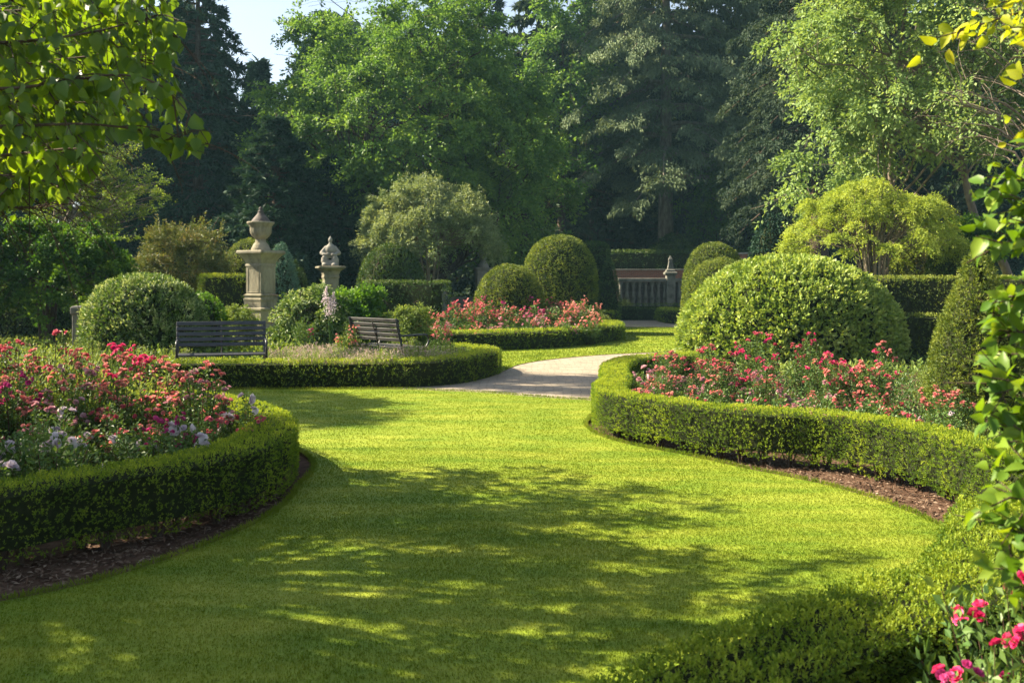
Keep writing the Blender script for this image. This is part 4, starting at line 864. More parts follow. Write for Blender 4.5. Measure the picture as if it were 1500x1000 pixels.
# ------------------------------------------------------------------ branches reaching in from the right edge
def right_branches():
    base = (2.35, 2.75); b = np.array([base[0], base[1], 0.]); root = thing("leafy_shrub", "glossy-leaved shrub reaching in from the right edge of the picture", "shrub", (base[0], base[1], 0))
    g = Geo(); gt = Geo(); P8 = []; D8 = []; S8 = []; N8 = []
    trunk = catmull([(0, 0, -.05), (-.1, 0, .5), (-.22, .02, 1.1), (-.3, .05, 1.7), (-.34, .1, 2.3)], .08); tube(gt, trunk, np.linspace(.032, .01, len(trunk)), 8)
    paths = [[(1640, 330, 2.6), (1560, 320, 2.6), (1500, 300, 2.6), (1462, 285, 2.6)], [(1640, 400, 2.55), (1540, 380, 2.55), (1480, 350, 2.5), (1440, 362, 2.5)],
             [(1640, 300, 2.7), (1560, 290, 2.7), (1500, 270, 2.7), (1478, 262, 2.7)], [(1640, 440, 2.5), (1560, 440, 2.5), (1490, 430, 2.5), (1440, 440, 2.5)],
             [(1640, 520, 2.5), (1560, 510, 2.5), (1500, 490, 2.5), (1452, 484, 2.5)], [(1640, 600, 2.45), (1560, 580, 2.45), (1500, 560, 2.45), (1450, 562, 2.45)],
             [(1640, 560, 2.6), (1540, 545, 2.6), (1490, 520, 2.6), (1455, 520, 2.6)], [(1640, 680, 2.4), (1560, 660, 2.4), (1500, 640, 2.4), (1470, 625, 2.4)],
             [(1640, 800, 2.3), (1570, 770, 2.3), (1510, 740, 2.3), (1462, 728, 2.3)], [(1640, 840, 2.3), (1560, 820, 2.3), (1500, 790, 2.3), (1455, 770, 2.3)],
             [(1640, 880, 2.25), (1570, 860, 2.25), (1520, 840, 2.25), (1480, 825, 2.25)], [(1640, 370, 2.8), (1560, 350, 2.8), (1500, 330, 2.8), (1460, 320, 2.8)],
             [(1640, 480, 2.8), (1560, 470, 2.8), (1510, 450, 2.8), (1470, 455, 2.8)], [(1640, 700, 2.5), (1560, 700, 2.5), (1510, 690, 2.5), (1485, 690, 2.5)], [(1640, 620, 2.7), (1570, 620, 2.7), (1520, 600, 2.7), (1488, 590, 2.7)]]
    for pth in paths:
        q = catmull([np.array(W(p[0] + 18, p[1], p[2])) - b for p in pth], .02); tube(gt, q, np.linspace(.006, .0018, len(q)), 5)
        limb(gt, trunk[int(np.argmin(np.abs(trunk[:, 2] - q[0][2] * .85)))], q[0], .008, .006, .04, 8, .05, 5)
        subs = [q, q[:len(q) // 2] + rng.normal(size=3) * .05]
        for _ in range(10):
            k = int(rng.integers(len(q) // 4, len(q))); d = nrm(q[min(k + 2, len(q) - 1)] - q[max(k - 2, 0)] + 1e-6) + rng.normal(size=3) * .6; l = rng.uniform(.06, .15); t = np.linspace(0, 1, 6)[:, None]
            w = q[k] + nrm(d) * l * t; tube(gt, w, np.linspace(.0025, .0012, 6), 4); subs.append(w)
        for w in subs:
            ln = np.linalg.norm(np.diff(w, axis=0), axis=1).sum(); n = max(3, int(ln * 55)); u = np.linspace(.1, 1, n) * (len(w) - 1)
            B = np.stack([np.interp(u, np.arange(len(w)), w[:, k]) for k in range(3)], 1); tg = nrm(np.gradient(w, axis=0))[np.minimum(u.astype(int), len(w) - 1)]
            sd = nrm(np.cross(tg, rng.normal(size=(n, 3)))); D8.append(sd * .9 + tg * .7 + np.array([-.2, 0, -.25]) + rng.normal(size=(n, 3)) * .3); P8.append(B); S8.append(.043 * (.65 + .7 * rng.random(n)))
    for i in range(46):                                  # the rest of the shrub, outside the picture
        j = int(rng.integers(4, len(trunk))); a = rng.uniform(-1.9, 2.0); l = rng.uniform(.35, .75); e = trunk[j] + np.array([math.cos(a) * l, math.sin(a) * l, rng.uniform(.0, .25)])
        PL = limb(gt, trunk[j], e, .009, .003, .06, 9, .05, 4); m = 34; ix = rng.uniform(1.5, 8, m); B = np.stack([np.interp(ix, np.arange(9), PL[:, k]) for k in range(3)], 1)
        P8.append(B + rng.normal(size=(m, 3)) * .045); D8.append(rng.normal(size=(m, 3)) * .7 + (e - trunk[j]) * 1.2 + np.array([0, 0, -.2])); S8.append(.043 * (.65 + .7 * rng.random(m)))
    P = np.concatenate(P8); D = np.concatenate(D8); n = len(P); sz = np.concatenate(S8)
    Pw = P + b; qx = 750 + F * Pw[:, 0] / Pw[:, 1]; keep = qx > 1434 + 20 * np.sin(Pw[:, 2] * 9); P = P[keep]; D = D[keep]; sz = sz[keep]; n = len(P)
    leaves8(g, P, D, rng.normal(size=(n, 3)) * .7 + np.array([-.4, -.3, .6]), sz, sz * .62, 0, np.clip(rng.normal(size=n) * .25 + .5, 0, 1), fold=.2, curl=.3)
    gt.obj("trunk", [M['bark']], root); g.obj("foliage", [M['nearR']], root)
    # yellow-leaved bough above it
    base = (3.4, 3.6); b = np.array([base[0], base[1], 0.]); root = thing("yellow_leaved_tree", "tree with yellow leaves hanging into the top right corner", "tree", (base[0], base[1], 0))
    g = Geo(); gt = Geo(); trunk = catmull([(0, 0, -.05), (.05, 0, 1.2), (-.05, 0, 2.4), (-.2, 0, 3.4)], .2); tube(gt, trunk, np.linspace(.07, .02, len(trunk)), 8); P8 = []; D8 = []; S8 = []
    for pth in [[(1640, 10, 3.2), (1560, 20, 3.2), (1500, 18, 3.2), (1450, 32, 3.2), (1400, 48, 3.2), (1368, 56, 3.2)], [(1640, 60, 3.2), (1560, 50, 3.2), (1490, 40, 3.2), (1462, 50, 3.2)],
                [(1640, -20, 3.3), (1560, -10, 3.3), (1500, -2, 3.3), (1465, 4, 3.3)], [(1640, 110, 3.1), (1560, 100, 3.1), (1500, 84, 3.1), (1480, 88, 3.1)], [(1640, 200, 3.2), (1560, 190, 3.2), (1510, 180, 3.2), (1490, 186, 3.2)]]:
        q = catmull([np.array(W(*p)) - b for p in pth], .02); tube(gt, q, np.linspace(.006, .0018, len(q)), 5); limb(gt, trunk[-3], q[0], .016, .006, .05, 8, .03, 5)
        ln = np.linalg.norm(np.diff(q, axis=0), axis=1).sum(); n = int(ln * 115); u = rng.random(n) * (len(q) - 1)
        B = np.stack([np.interp(u, np.arange(len(q)), q[:, k]) for k in range(3)], 1) + rng.normal(size=(n, 3)) * .03; D8.append(rng.normal(size=(n, 3)) * .6 + np.array([-.4, 0, -.5])); P8.append(B); S8.append(.046 * (.6 + .7 * rng.random(n)))
    E, O = ellip_clusters(80, (.2, .1, 3.5), (1.0, 1.0, .75), .3, .2, -1, 4); E = E[(E[:, 0] + b[0]) * F / (E[:, 1] + b[1]) > 770]
    for e in E: limb(gt, trunk[-int(rng.integers(2, 6))], e, .012, .003, .06, 7, .04, 4); m = 22; P8.append(e + rng.normal(size=(m, 3)) * .14); D8.append(rng.normal(size=(m, 3)) * .6 + np.array([-.2, 0, -.5])); S8.append(.05 * (.6 + .7 * rng.random(m)))
    P = np.concatenate(P8); D = np.concatenate(D8); n = len(P); sz = np.concatenate(S8)
    leaves8(g, P, D, rng.normal(size=(n, 3)) * .8 + np.array([-.5, -.5, .4]), sz, sz * .6, 0, np.clip(rng.normal(size=n) * .25 + .4, 0, 1))
    gt.obj("trunk", [M['bark']], root); g.obj("foliage", [M['yellow']], root)
rs(9); right_branches()

# ------------------------------------------------------------------ flowers
def rose(g, c, up, r, mat, rings=3, v=0.5):
    up = nrm(np.array(up, float)); a = nrm(np.cross(up, [.3, .8, .1])); b = np.cross(up, a); c = np.array(c, float)
    for k in range(rings):
        f = (k + 1) / rings; n = 5; th = np.arange(n) * 2 * math.pi / n + k * .7 + rng.random() * .5
        o = np.cos(th)[:, None] * a + np.sin(th)[:, None] * b; s = -np.sin(th)[:, None] * a + np.cos(th)[:, None] * b; open_ = .25 + .75 * f
        p0 = c + o * r * .08; w = r * (.5 + .35 * f); rr = r * open_ * rng.uniform(.85, 1.1, (n, 1)); h = r * (1.15 - .75 * f)
        m1 = p0 + o * rr * .55 + up * h * .45; tip = p0 + o * rr + up * h * (1.0) * rng.uniform(.8, 1.1, (n, 1)); tip2 = tip + o * r * .12 * f - up * r * .08
        V = np.stack([p0 - s * w * .25, p0 + s * w * .25, m1 + s * w * .8, m1 - s * w * .8, tip + s * w * .6, tip - s * w * .6, tip2], 1).reshape(-1, 3); bi = np.arange(n)[:, None] * 7
        vv = np.clip(v + rng.normal() * .15 + rng.normal(size=n) * .12, 0, 1)
        g.add(V, (bi[:, None] + np.array([(0, 1, 2, 3), (3, 2, 4, 5)])[None]).reshape(-1, 4), mat, np.repeat(vv, 2), True)
        g.n -= len(V); g.V.pop(); g.add(V, bi + np.array([(5, 4, 6)]), mat, vv, True)
def head_mesh(name, mat, n, spread, r, rings=3, leafm=None, tall=.5):
    g = Geo()
    for k in range(n):
        c = rng.normal(size=3) * np.array([1, 1, tall]) * spread if n > 1 else np.zeros(3); rose(g, c, np.array([0, 0, 1]) + rng.normal(size=3) * .55 + c / max(spread, .01) * .25, r * rng.uniform(.7, 1.15), 0, rings, rng.uniform(.2, .8))
        if n > 1: tube(g, [(0, 0, -spread * 3.2), c * .6 - np.array([0, 0, spread]), c], [.003, .0025, .002], 3, 1, .5, cap=False)
    return g.mesh(name, [mat, leafm or M['rose_leaf']])
def bush_mesh(name, h, r, n_st, n_lf, size, mat, lean=.5, up=.3, lw=.55, low=.05, bare=.12, tipbias=.8):
    g = Geo(); P8 = []; D8 = []; tips = []
    for i in range(n_st):
        a = i * 2.399 + rng.normal() * .3; rr = r * math.sqrt((i + .5) / n_st); hh = h * (1 - .35 * (rr / r) ** 2) * rng.uniform(.75, 1.12)
        e = np.array([math.cos(a) * rr, math.sin(a) * rr, hh]); s0 = np.array([math.cos(a) * rr * .3, math.sin(a) * rr * .3, -.03])
        q = catmull([s0, s0 * .6 + e * np.array([.4, .4, .45]), e], .12); tube(g, q, np.linspace(.006, .002, len(q)) * (h + .3), 4, 1, .5); tips.append(e)
        n = n_lf; u = bare + (1 - bare) * rng.random(n) ** tipbias; ix = u * (len(q) - 1); B = np.stack([np.interp(ix, np.arange(len(q)), q[:, k]) for k in range(3)], 1)
        d = rdir(n); d[:, 2] = d[:, 2] * .5 + .1; B2 = B + d * (r * .20) * rng.random((n, 1)); P8.append(B2); D8.append(d + np.array([0, 0, up]))
    P = np.concatenate(P8); D = np.concatenate(D8); n = len(P)
    leaves4(g, P, D, rng.normal(size=(n, 3)) * .6 + np.array([0, 0, .8]), size * (.6 + .8 * rng.random(n)), size * lw, 0, np.clip(.25 + .5 * P[:, 2] / h + rng.normal(size=n) * .2, 0, 1))
    return g.mesh(name, [mat, M['twig']]), tips
rs(10)
HEAD = {}
for c in ('coral', 'red', 'magenta', 'pink', 'hot'):
    HEAD[c] = [head_mesh("bloom", M[c], 6, .034, .022) for _ in range(3)]
HEAD['white'] = [head_mesh("bloom", M['white'], 2, .028, .042) for _ in range(2)] + [head_mesh("bloom", M['white'], 1, .02, .05)]
FAR = {c: [head_mesh("bloom", M[c], 10, .055, .028, 2, tall=1.3) for _ in range(2)] for c in ('coral', 'red', 'magenta', 'pink')}
SPIRE = [head_mesh("bloom", M['coral'], 12, .03, .02, 2, tall=3.5), head_mesh("bloom", M['red'], 12, .03, .02, 2, tall=3.5)]
BUSH = [bush_mesh("foliage", .9, .36, 26, 105, .038, M['rose_leaf']) for _ in range(4)]
FBUSH = [bush_mesh("foliage", .9, .5, 24, 85, .055, M['rose_leaf']) for _ in range(3)]
LOWB = [bush_mesh("foliage", .5, .36, 26, 90, .036, M['rose_leaf']) for _ in range(3)]
ORD = ["first", "second", "third", "fourth", "fifth", "sixth", "seventh", "eighth", "ninth", "tenth", "eleventh", "twelfth", "thirteenth", "fourteenth", "fifteenth", "sixteenth"]
CN = {'coral': 'coral pink', 'red': 'crimson', 'magenta': 'magenta pink', 'pink': 'pale pink', 'white': 'blush white', 'hot': 'hot pink'}
def rose_bush(x, y, h, protos, cols, nb, heads, label, group, hs=1.0, cat="rose bush", name="rose_bush", wid=1.0, lowb=False):
    me, tips = protos[rng.integers(len(protos))]; rz = rng.uniform(0, 6.28); hh = h / max(t[2] for t in tips); root = thing(name, label, cat, (x, y, -.03), rz, group)
    put("foliage", me, root, sc=(hh ** .5 * wid, hh ** .5 * wid, hh)); w = hh ** .5 * wid
    order = rng.permutation(len(tips))
    for k in order[:nb]:
        t = tips[k]; c = cols[rng.integers(len(cols))]; H = heads[c]
        z = t[2] * hh * (rng.uniform(.45, .9) if lowb else rng.uniform(.93, 1.06))
        put("bloom", H[rng.integers(len(H))], root, (t[0] * w * (1.25 if lowb else 1), t[1] * w * (1.25 if lowb else 1), z), (rng.normal() * .25, rng.normal() * .25, rng.uniform(0, 6.28)), hs * rng.uniform(.75, 1.25))
    return root
def row(bed, rowname, pts, h, protos, cols, nb, heads, group, adj="", hs=1.0, wid=1.0, lowb=False):
    pts = sorted(pts, key=lambda p: p[0] / p[1])
    for i, p in enumerate(pts):
        cc = cols[i % len(cols)] if isinstance(cols[0], (list, tuple)) else cols
        lab = f"{CN[cc[0]]} {adj}rose bush, {ORD[i]} from left, {rowname} row of {bed}"
        rose_bush(p[0] + rng.normal() * .05, p[1] + rng.normal() * .08, (p[2] if len(p) > 2 else h) * rng.uniform(.92, 1.1), protos, cc, nb, heads, lab, group, hs, wid=wid, lowb=lowb)
# left bed, rows follow the curve of its hedge
gL = "rose bushes of the lower left bed"
row("lower left bed", "front", [(-4.4, 6.75), (-3.8, 6.85), (-3.25, 7.05), (-2.75, 7.45), (-3.5, 7.45), (-4.2, 7.4)], .62, LOWB, [['white']], 7, HEAD, gL, "low ", .85, 1.05)
row("lower left bed", "second", [(-4.9, 7.9), (-4.35, 8.0), (-3.75, 8.05), (-3.2, 8.05), (-2.7, 8.15), (-2.35, 8.55)], .66, BUSH, [['magenta', 'pink'], ['red', 'magenta'], ['white', 'pink'], ['red', 'coral'], ['white', 'magenta'], ['white', 'red']], 12, HEAD, gL, "", .85)
row("lower left bed", "third", [(-5.5, 8.7), (-4.95, 8.8), (-4.4, 8.8), (-3.85, 8.85), (-3.3, 8.9), (-2.75, 9.1)], .86, BUSH, [['magenta', 'red'], ['magenta', 'pink', 'coral'], ['red', 'coral', 'magenta'], ['coral', 'pink'], ['red', 'coral'], ['coral', 'pink']], 22, HEAD, gL, "", .95)
row("lower left bed", "fourth", [(-6.1, 9.7), (-5.5, 9.7), (-4.9, 9.75), (-4.3, 9.75), (-3.7, 9.75), (-3.15, 9.8)], .98, BUSH, [['red', 'magenta'], ['magenta', 'red'], ['red', 'coral'], ['coral', 'red'], ['coral', 'hot'], ['coral', 'pink', 'red']], 24, HEAD, gL, "tall ", 1.0)
row("lower left bed", "rear", [(-7.0, 11.0), (-6.3, 10.9), (-5.6, 10.8), (-4.9, 10.7), (-4.2, 10.6)], 1.05, BUSH, [['red', 'magenta'], ['red', 'coral'], ['coral', 'red'], ['coral', 'red'], ['coral', 'hot']], 22, HEAD, gL, "tall ", 1.05)
# right bed
gR = "rose bushes of the right bed"
row("right bed", "front", [(1.62, 11.0), (2.1, 10.5), (2.6, 10.2), (3.1, 10.0), (3.6, 9.75), (4.05, 9.5)], .52, LOWB, [['coral', 'pink'], ['coral', 'red'], ['red', 'coral'], ['coral', 'pink'], ['red', 'coral'], ['white', 'coral']], 9, HEAD, gR, "low ", .75)
row("right bed", "second", [(1.75, 12.0), (2.3, 11.6), (2.85, 11.3), (3.4, 11.0), (3.95, 10.8), (4.5, 10.5)], .62, BUSH, [['coral'], ['coral', 'pink'], ['coral', 'pink'], ['coral', 'pink'], ['red', 'coral'], ['coral']], 17, HEAD, gR, "", .8)
row("right bed", "third", [(2.05, 13.1), (2.6, 12.9), (3.2, 12.6), (3.8, 12.3), (4.4, 12.0), (5.0, 11.6)], .74, BUSH, [['coral', 'pink'], ['coral', 'red'], ['hot', 'coral'], ['coral', 'hot'], ['coral'], ['coral', 'red']], 19, HEAD, gR, "", .85)
row("right bed", "rear", [(2.3, 14.8, .70), (2.9, 14.6, .78), (3.5, 14.2, .98), (4.2, 13.8, .92), (4.9, 13.4, .88)], .8, BUSH, [['red', 'coral'], ['coral', 'red'], ['hot', 'red'], ['red', 'hot'], ['hot', 'coral']], 13, HEAD, gR, "tall ", .95)
# pink bed beyond the path
gM = "flowering plants of the round bed beyond the path"
row("round bed", "front", [(-1.9, 26.0), (-1.1, 26.0), (-.3, 26.0), (.5, 26.1), (1.3, 26.3), (2.0, 26.8)], .72, FBUSH, [['pink', 'coral'], ['coral', 'pink'], ['coral', 'pink'], ['pink', 'coral'], ['coral', 'pink'], ['coral', 'red']], 6, FAR, gM, "low ", 1.0, 1.1)
row("round bed", "middle", [(-2.2, 27.1, .85), (-1.5, 27.1), (-.8, 27.2), (-.1, 27.3), (.6, 27.4), (1.3, 27.5), (1.9, 27.9)], 1.02, FBUSH, [['coral', 'red'], ['coral', 'red'], ['red', 'coral'], ['coral', 'red'], ['magenta', 'red'], ['red', 'coral'], ['coral']], 13, FAR, gM, "", .95, 1.1)
row("round bed", "rear", [(-1.2, 28.4), (-.4, 28.3), (.5, 28.5), (1.2, 29.0), (1.8, 29.4), (2.2, 30.4)], 1.22, FBUSH, [['red', 'coral'], ['magenta', 'red'], ['magenta', 'red'], ['red', 'coral'], ['coral', 'red'], ['coral']], 13, FAR, gM, "tall ", 1.0, 1.1)
# hot pink roses at the lower right corner
gN = "hot pink roses in the near corner"
for i, (x, y, h, lab) in enumerate([(1.37, 2.80, .67, "hot pink rose bush with pale leaves at the lower right corner, nearest the camera"), (1.60, 3.05, .76, "taller hot pink rose bush at the right edge under the glossy leaves"), (1.20, 2.55, .52, "lowest hot pink rose bush cut by the bottom edge of the picture")]):
    rose_bush(x, y, h, LOWB, ['hot', 'hot', 'magenta'], 13, HEAD, lab, gN, .8, wid=.76)

# herbs, lavender-like plants
HERB = [bush_mesh("foliage", .7, .38, 36, 60, .04, M['herb'], lw=.4, up=.9) for _ in range(3)]
LAVM = []
for _ in range(4):
    g = Geo(); n = 900; a = rng.random(n) * 6.28; r = np.sqrt(rng.random(n)) * .34; B = np.stack([r * np.cos(a) * .6, r * np.sin(a) * .6, rng.random(n) * .12 - .03], 1)
    D = np.stack([np.cos(a) * r * 1.3, np.sin(a) * r * 1.3, np.full(n, 1.0)], 1) + rng.normal(size=(n, 3)) * .12; L = .34 + .22 * rng.random(n)
    leaves4(g, B, D, rdir(n), L, .012, 0, rng.random(n)); T_ = B + nrm(D) * L[:, None]; k = rng.random(n) < .3; T2 = np.repeat(T_[k], 4, 0); m = len(T2)
    leaves4(g, T2 - np.array([0, 0, .07]) * rng.random((m, 1)), rdir(m) + np.array([0, 0, .5]), rdir(m), .028, .018, 1, rng.random(m))
    LAVM.append(g.mesh("foliage", [M['lav'], M['mauve']]))
k = 0
for rr, (y, xs) in {"front": (16.0, np.linspace(-3.45, -1.75, 9)), "middle": (17.0, np.linspace(-3.8, -1.3, 9)), "rear": (18.2, np.linspace(-4.1, -3.2, 4))}.items():
    for i, x in enumerate(xs):
        grn = (i + len(rr)) % 2
        t = thing("feathery_perennial", f"{'pale green leafy' if grn else 'soft pink-tipped grassy'} perennial, {ORD[i]} from left, {rr} row right of the black bench", "plant", (x + rng.normal() * .06, y + rng.normal() * .1 + .15, -.03), rng.uniform(0, 6), "perennials beside the bench")
        put("foliage", HERB[int(rng.integers(3))][0] if grn else LAVM[int(rng.integers(4))], t, sc=(.95, .95, rng.uniform(.62, .85) if grn else rng.uniform(.85, 1.15)))
herbs = [(-5.0, 9.3, .95, "tall wispy green clump among the left roses, far left"), (-4.1, 9.25, .95, "tall wispy green clump in the middle of the left rose bed"), (-3.4, 9.4, .85, "wispy green clump among the left roses nearest the hedge bend"), (-4.6, 10.2, 1.05, "tallest wispy green clump at the back of the left roses"), (-5.7, 10.3, 1.05, "wispy green clump behind the magenta roses at left"), (-5.4, 12.6, 1.0, "tall pale green herb clump rising behind the left roses"), (-6.1, 12.4, .95, "pale green herb clump left of the tall herb clump behind the roses"), (-7.0, 12.8, .9, "pale green herb clump at the left edge behind the roses"),
         (-4.75, 12.1, .85, "short yellow-green herb clump nearest the bench behind the roses"), (-5.8, 17.3, .62, "green fern-like clump at the left end of the black bench"), (-6.5, 17.3, .6, "green clump one step further left of the black bench"),
         (-7.2, 17.0, .65, "green clump on the left of the bench bed below the pale mound"), (-8.0, 16.8, .65, "green clump at the far left end of the bench bed"), (-3.2, 19.6, .75, "pale green upright clump just right of the black bench, behind the perennials"),
         (-2.2, 19.8, .7, "pale green clump to the left of the tilted bench"), (-1.55, 17.1, .7, "grey-green clump beside the arm of the tilted bench"), (-1.1, 17.6, .66, "dark leafy clump inside the curl of the bench hedge"),
         (5.35, 12.4, .55, "pale green clump between the roses and the large right cone"), (6.0, 14.0, .6, "pale green clump behind the right end of the roses"), (4.35, 9.4, .38, "grey-white low clump at the foot of the right cone"), (4.75, 9.1, .36, "second grey low clump right of the cone foot"),
         (2.6, 33.5, .9, "pale grass-like clump behind the tall round topiary"), (1.9, 31.6, 1.0, "tall coral-tinted grassy clump between the round topiary and the pink bed"), (3.05, 34.5, .7, "grey grassy clump at the right end of the round bed"), (6.1, 54.0, .9, "dark fern-like clump in front of the balustrade"),
         ]
for x, y, h, lab in herbs:
    me, tips = HERB[int(rng.integers(3))]; t = thing("herb_clump", lab, "plant", (x, y, -.03), rng.uniform(0, 6), "leafy clumps in the beds"); s = h / .75; put("foliage", me, t, sc=(s ** .5 * 1.1, s ** .5 * 1.1, s))
    if 'coral' in lab:
        for q in range(9): put("bloom", SPIRE[q % 2], t, (tips[q * 2][0], tips[q * 2][1], tips[q * 2][2] * s), (0, 0, q), 1.4)
# white plumes by the stone pillar and the lone pink rose
g = Geo(); n = 700
pl = thing("white_plume_plant", "two white feathery flower plumes in the dark shrub before the stone figure", "plant", W(485, 478, 22.6)[:2] + (0,))
for (px, py) in ((478, 420), (489, 428), (484, 436)):
    x, y, z = W(px, py, 22.6); q = np.array([x - pl.location[0], 0, z]); tube(g, [(0, 0, 0), q * np.array([.5, 1, .5]), q], .008, 4, 1); m = 260
    f = rng.random((m, 1)); leaves4(g, q - np.array([.02, 0, .42]) * f + rng.normal(size=(m, 3)) * .06 * f, rdir(m), rdir(m), .035, .025, 0, rng.random(m))
g.obj("foliage", [M['white'], M['rose_leaf']], pl)
for (px, py, Y, c, lab) in ((445, 461, 22.4, 'magenta', "single magenta rose bush in front of the dark shrub by the stone pillar"), (514, 470, 19.6, 'coral', "coral rose bush just left of the tilted bench"), (648, 478, 18.9, 'coral', "coral rose bush inside the hedge curl nearest the path")):
    x, y, z = W(px, py, Y); rose_bush(x, y, z, FBUSH, [c, c, 'red'], 1 if c == 'magenta' else 5, FAR, lab, "single rose bushes near the benches", .75, wid=.6)
x, y, z = W(944, 545, 12.3)
rose_bush(x, y, z + .02, LOWB, ['pink'], 4, HEAD, "pale pink rose bush at the hedge bend, left end of the right bed", "rose bushes of the right bed", 1.7, wid=.8)

# ------------------------------------------------------------------ benches
def bench(name, label, x, y, rz, Wd, mat_s, mat_m, slats=4):
    root = thing(name, label, "bench", (x, y, -.03), rz); SH, SD, BH = .48, .54, 1.0
    g = Geo()
    for k in range(4): box(g, (0, -SD / 2 + .06 + k * .13, SH), (Wd - .03, .112, .028), bev=.006)
    g.obj("seat", [mat_s], root); g = Geo(); tilt = math.radians(14)
    for k in range(slats):
        h = .15 + k * (.36 / (slats - 1))
        box(g, (0, SD / 2 + .0 + math.sin(tilt) * h, SH + h), (Wd - .03, .024, .36 / slats * .92), rx=-tilt, bev=.006)
    g.obj("backrest", [mat_s], root)
    for s in (-1, 1):
        xx = s * (Wd / 2 - .04); g = Geo()
        tube(g, catmull([(xx, SD / 2 + .06, 0), (xx, SD / 2 + .0, .25), (xx, SD / 2 + .02, SH), (xx, SD / 2 + .09, .75), (xx, SD / 2 + .155, BH + .02)], .06), .024, 6)
        g.obj("leg", [mat_m], root); g = Geo()
        tube(g, catmull([(xx, -SD / 2 - .03, 0), (xx, -SD / 2 + .03, .22), (xx, -SD / 2 + .0, SH)], .05), .024, 6); tube(g, [(xx, -SD / 2, SH - .04), (xx, SD / 2 + .03, SH - .05)], .02, 6); tube(g, [(xx, -SD / 2 + .02, .18), (xx, SD / 2, .2)], .014, 6)
        g.obj("leg", [mat_m], root); g = Geo()
        tube(g, catmull([(xx, -SD / 2, SH), (xx, -SD / 2 - .06, SH + .12), (xx, -SD / 2 - .02, SH + .215), (xx, -SD / 2 + .12, SH + .235), (xx, SD / 2 + .08, SH + .225)], .04), .021, 7); g.obj("armrest", [mat_m], root)
    g = Geo(); tube(g, [(-Wd / 2 + .04, 0, .19), (Wd / 2 - .04, 0, .19)], .014, 6); tube(g, [(0, -SD / 2 + .03, SH - .025), (0, SD / 2, SH - .025), (0, SD / 2 + .15, .95)], .014, 5); g.obj("stretcher", [mat_m], root)
    return root
bench("garden_bench", "black slatted garden bench facing the lawn behind the low hedge", TX(325, 16.9), 16.9, math.radians(17), 1.52, M['slat'], M['paint'], 5)
bench("garden_bench", "weathered black bench turned sideways among the flowers, seen from behind", TX(572, 19.2), 19.2, math.radians(132), 1.65, M['oldpaint'], M['paint'], 5)

# ------------------------------------------------------------------ stonework
rs(12)
def pillar():
    X, Y = TX(382, 28), 28; z = lambda py: EYE + (415 - py) / 52.07; RZ = math.radians(-30 - 90)
    root = thing("stone_pillar", "tall square sandstone pillar carrying a lidded urn, left of centre", "pillar", (X, Y, 0)); rz = math.radians(60)
    g = Geo(); square(g, [(.46, -.04), (.46, z(478)), (.44, z(476)), (.44, z(455)), (.47, z(453.5)), (.47, z(451)), (.40, z(450))], rz=rz); g.obj("plinth", [M['stone']], root)
    g = Geo(); square(g, [(.33, z(450)), (.33, z(442)), (.345, z(439)), (.345, z(437.5)), (.325, z(436)), (.325, z(434)), (.345, z(433)), (.345, z(431.5)), (.29, z(430)), (.29, z(390.2)), (.31, z(390)), (.31, z(388)), (.295, z(387)), (.295, z(386))], rz=rz)
    for q in range(4):
        a = rz + q * math.pi / 2; ca, sa = math.cos(a), math.sin(a)      # raised edge of the sunken panel
        for (u0, w0, u1, w1) in ((-.2, z(428), -.2, z(392)), (.2, z(428), .2, z(392))):
            box(g, (ca * .291 - sa * u0, sa * .291 + ca * u0, (w0 + w1) / 2), (.018, .03, w1 - w0), rz=a, bev=.004)
        for zz in (z(428), z(392)): box(g, (ca * .291, sa * .291, zz), (.0172, .43, .03), rz=a, bev=.004)
    g.obj("shaft", [M['stone']], root)
    g = Geo(); square(g, [(.295, z(386)), (.31, z(384)), (.33, z(381)), (.37, z(378)), (.42, z(374.5)), (.455, z(372.5)), (.475, z(372)), (.485, z(371)), (.485, z(368.5)), (.46, z(367))], rz=rz); g.obj("cap", [M['stone']], root)
    urn = thing("lidded_urn", "fluted stone urn with a dark pointed lid on top of the tall pillar", "urn", (X, Y, z(367))); o = lambda py: z(py) - z(367); w = lambda px: px / 52.07
    g = Geo(); lathe(g, [(w(14), 0), (w(14), o(364)), (w(12.5), o(362)), (w(12), o(360)), (w(10), o(357)), (w(7.5), o(354)), (w(8), o(352)), (w(7), o(351))], 24); g.obj("foot", [M['stone']], urn)
    g = Geo(); lathe(g, [(w(7), o(351)), (w(9), o(349.5)), (w(13), o(346)), (w(15.6), o(341)), (w(16), o(336)), (w(16), o(332)), (w(17), o(331)), (w(17), o(329.5)), (w(19.5), o(328)), (w(20), o(326.5)), (w(19.5), o(325)), (w(15), o(324.6))], 60, flute=.07, nfl=20, fz=(o(349.6), o(331.5))); g.obj("bowl", [M['stone']], urn)
    g = Geo(); lathe(g, [(w(14), o(325)), (w(12.5), o(322)), (w(10), o(319)), (w(7), o(316)), (w(5), o(313)), (w(4), o(311)), (w(4.6), o(310)), (w(4), o(309)), (w(2.4), o(308)), (w(3), o(306.5)), (w(3), o(305)), (w(1.8), o(303.6)), (.002, o(302.8))], 24); g.obj("lid", [M['stone_dark']], urn)
pillar()
def remesh_obj(g, name, mats, parent, voxel, loc=(0, 0, 0)):
    o = g.obj(name, mats, parent, loc); m = o.modifiers.new("fuse", 'REMESH'); m.mode = 'VOXEL'; m.voxel_size = voxel; m.use_smooth_shade = True
    s = o.modifiers.new("soft", 'SMOOTH'); s.iterations = 3; s.factor = .6; return o
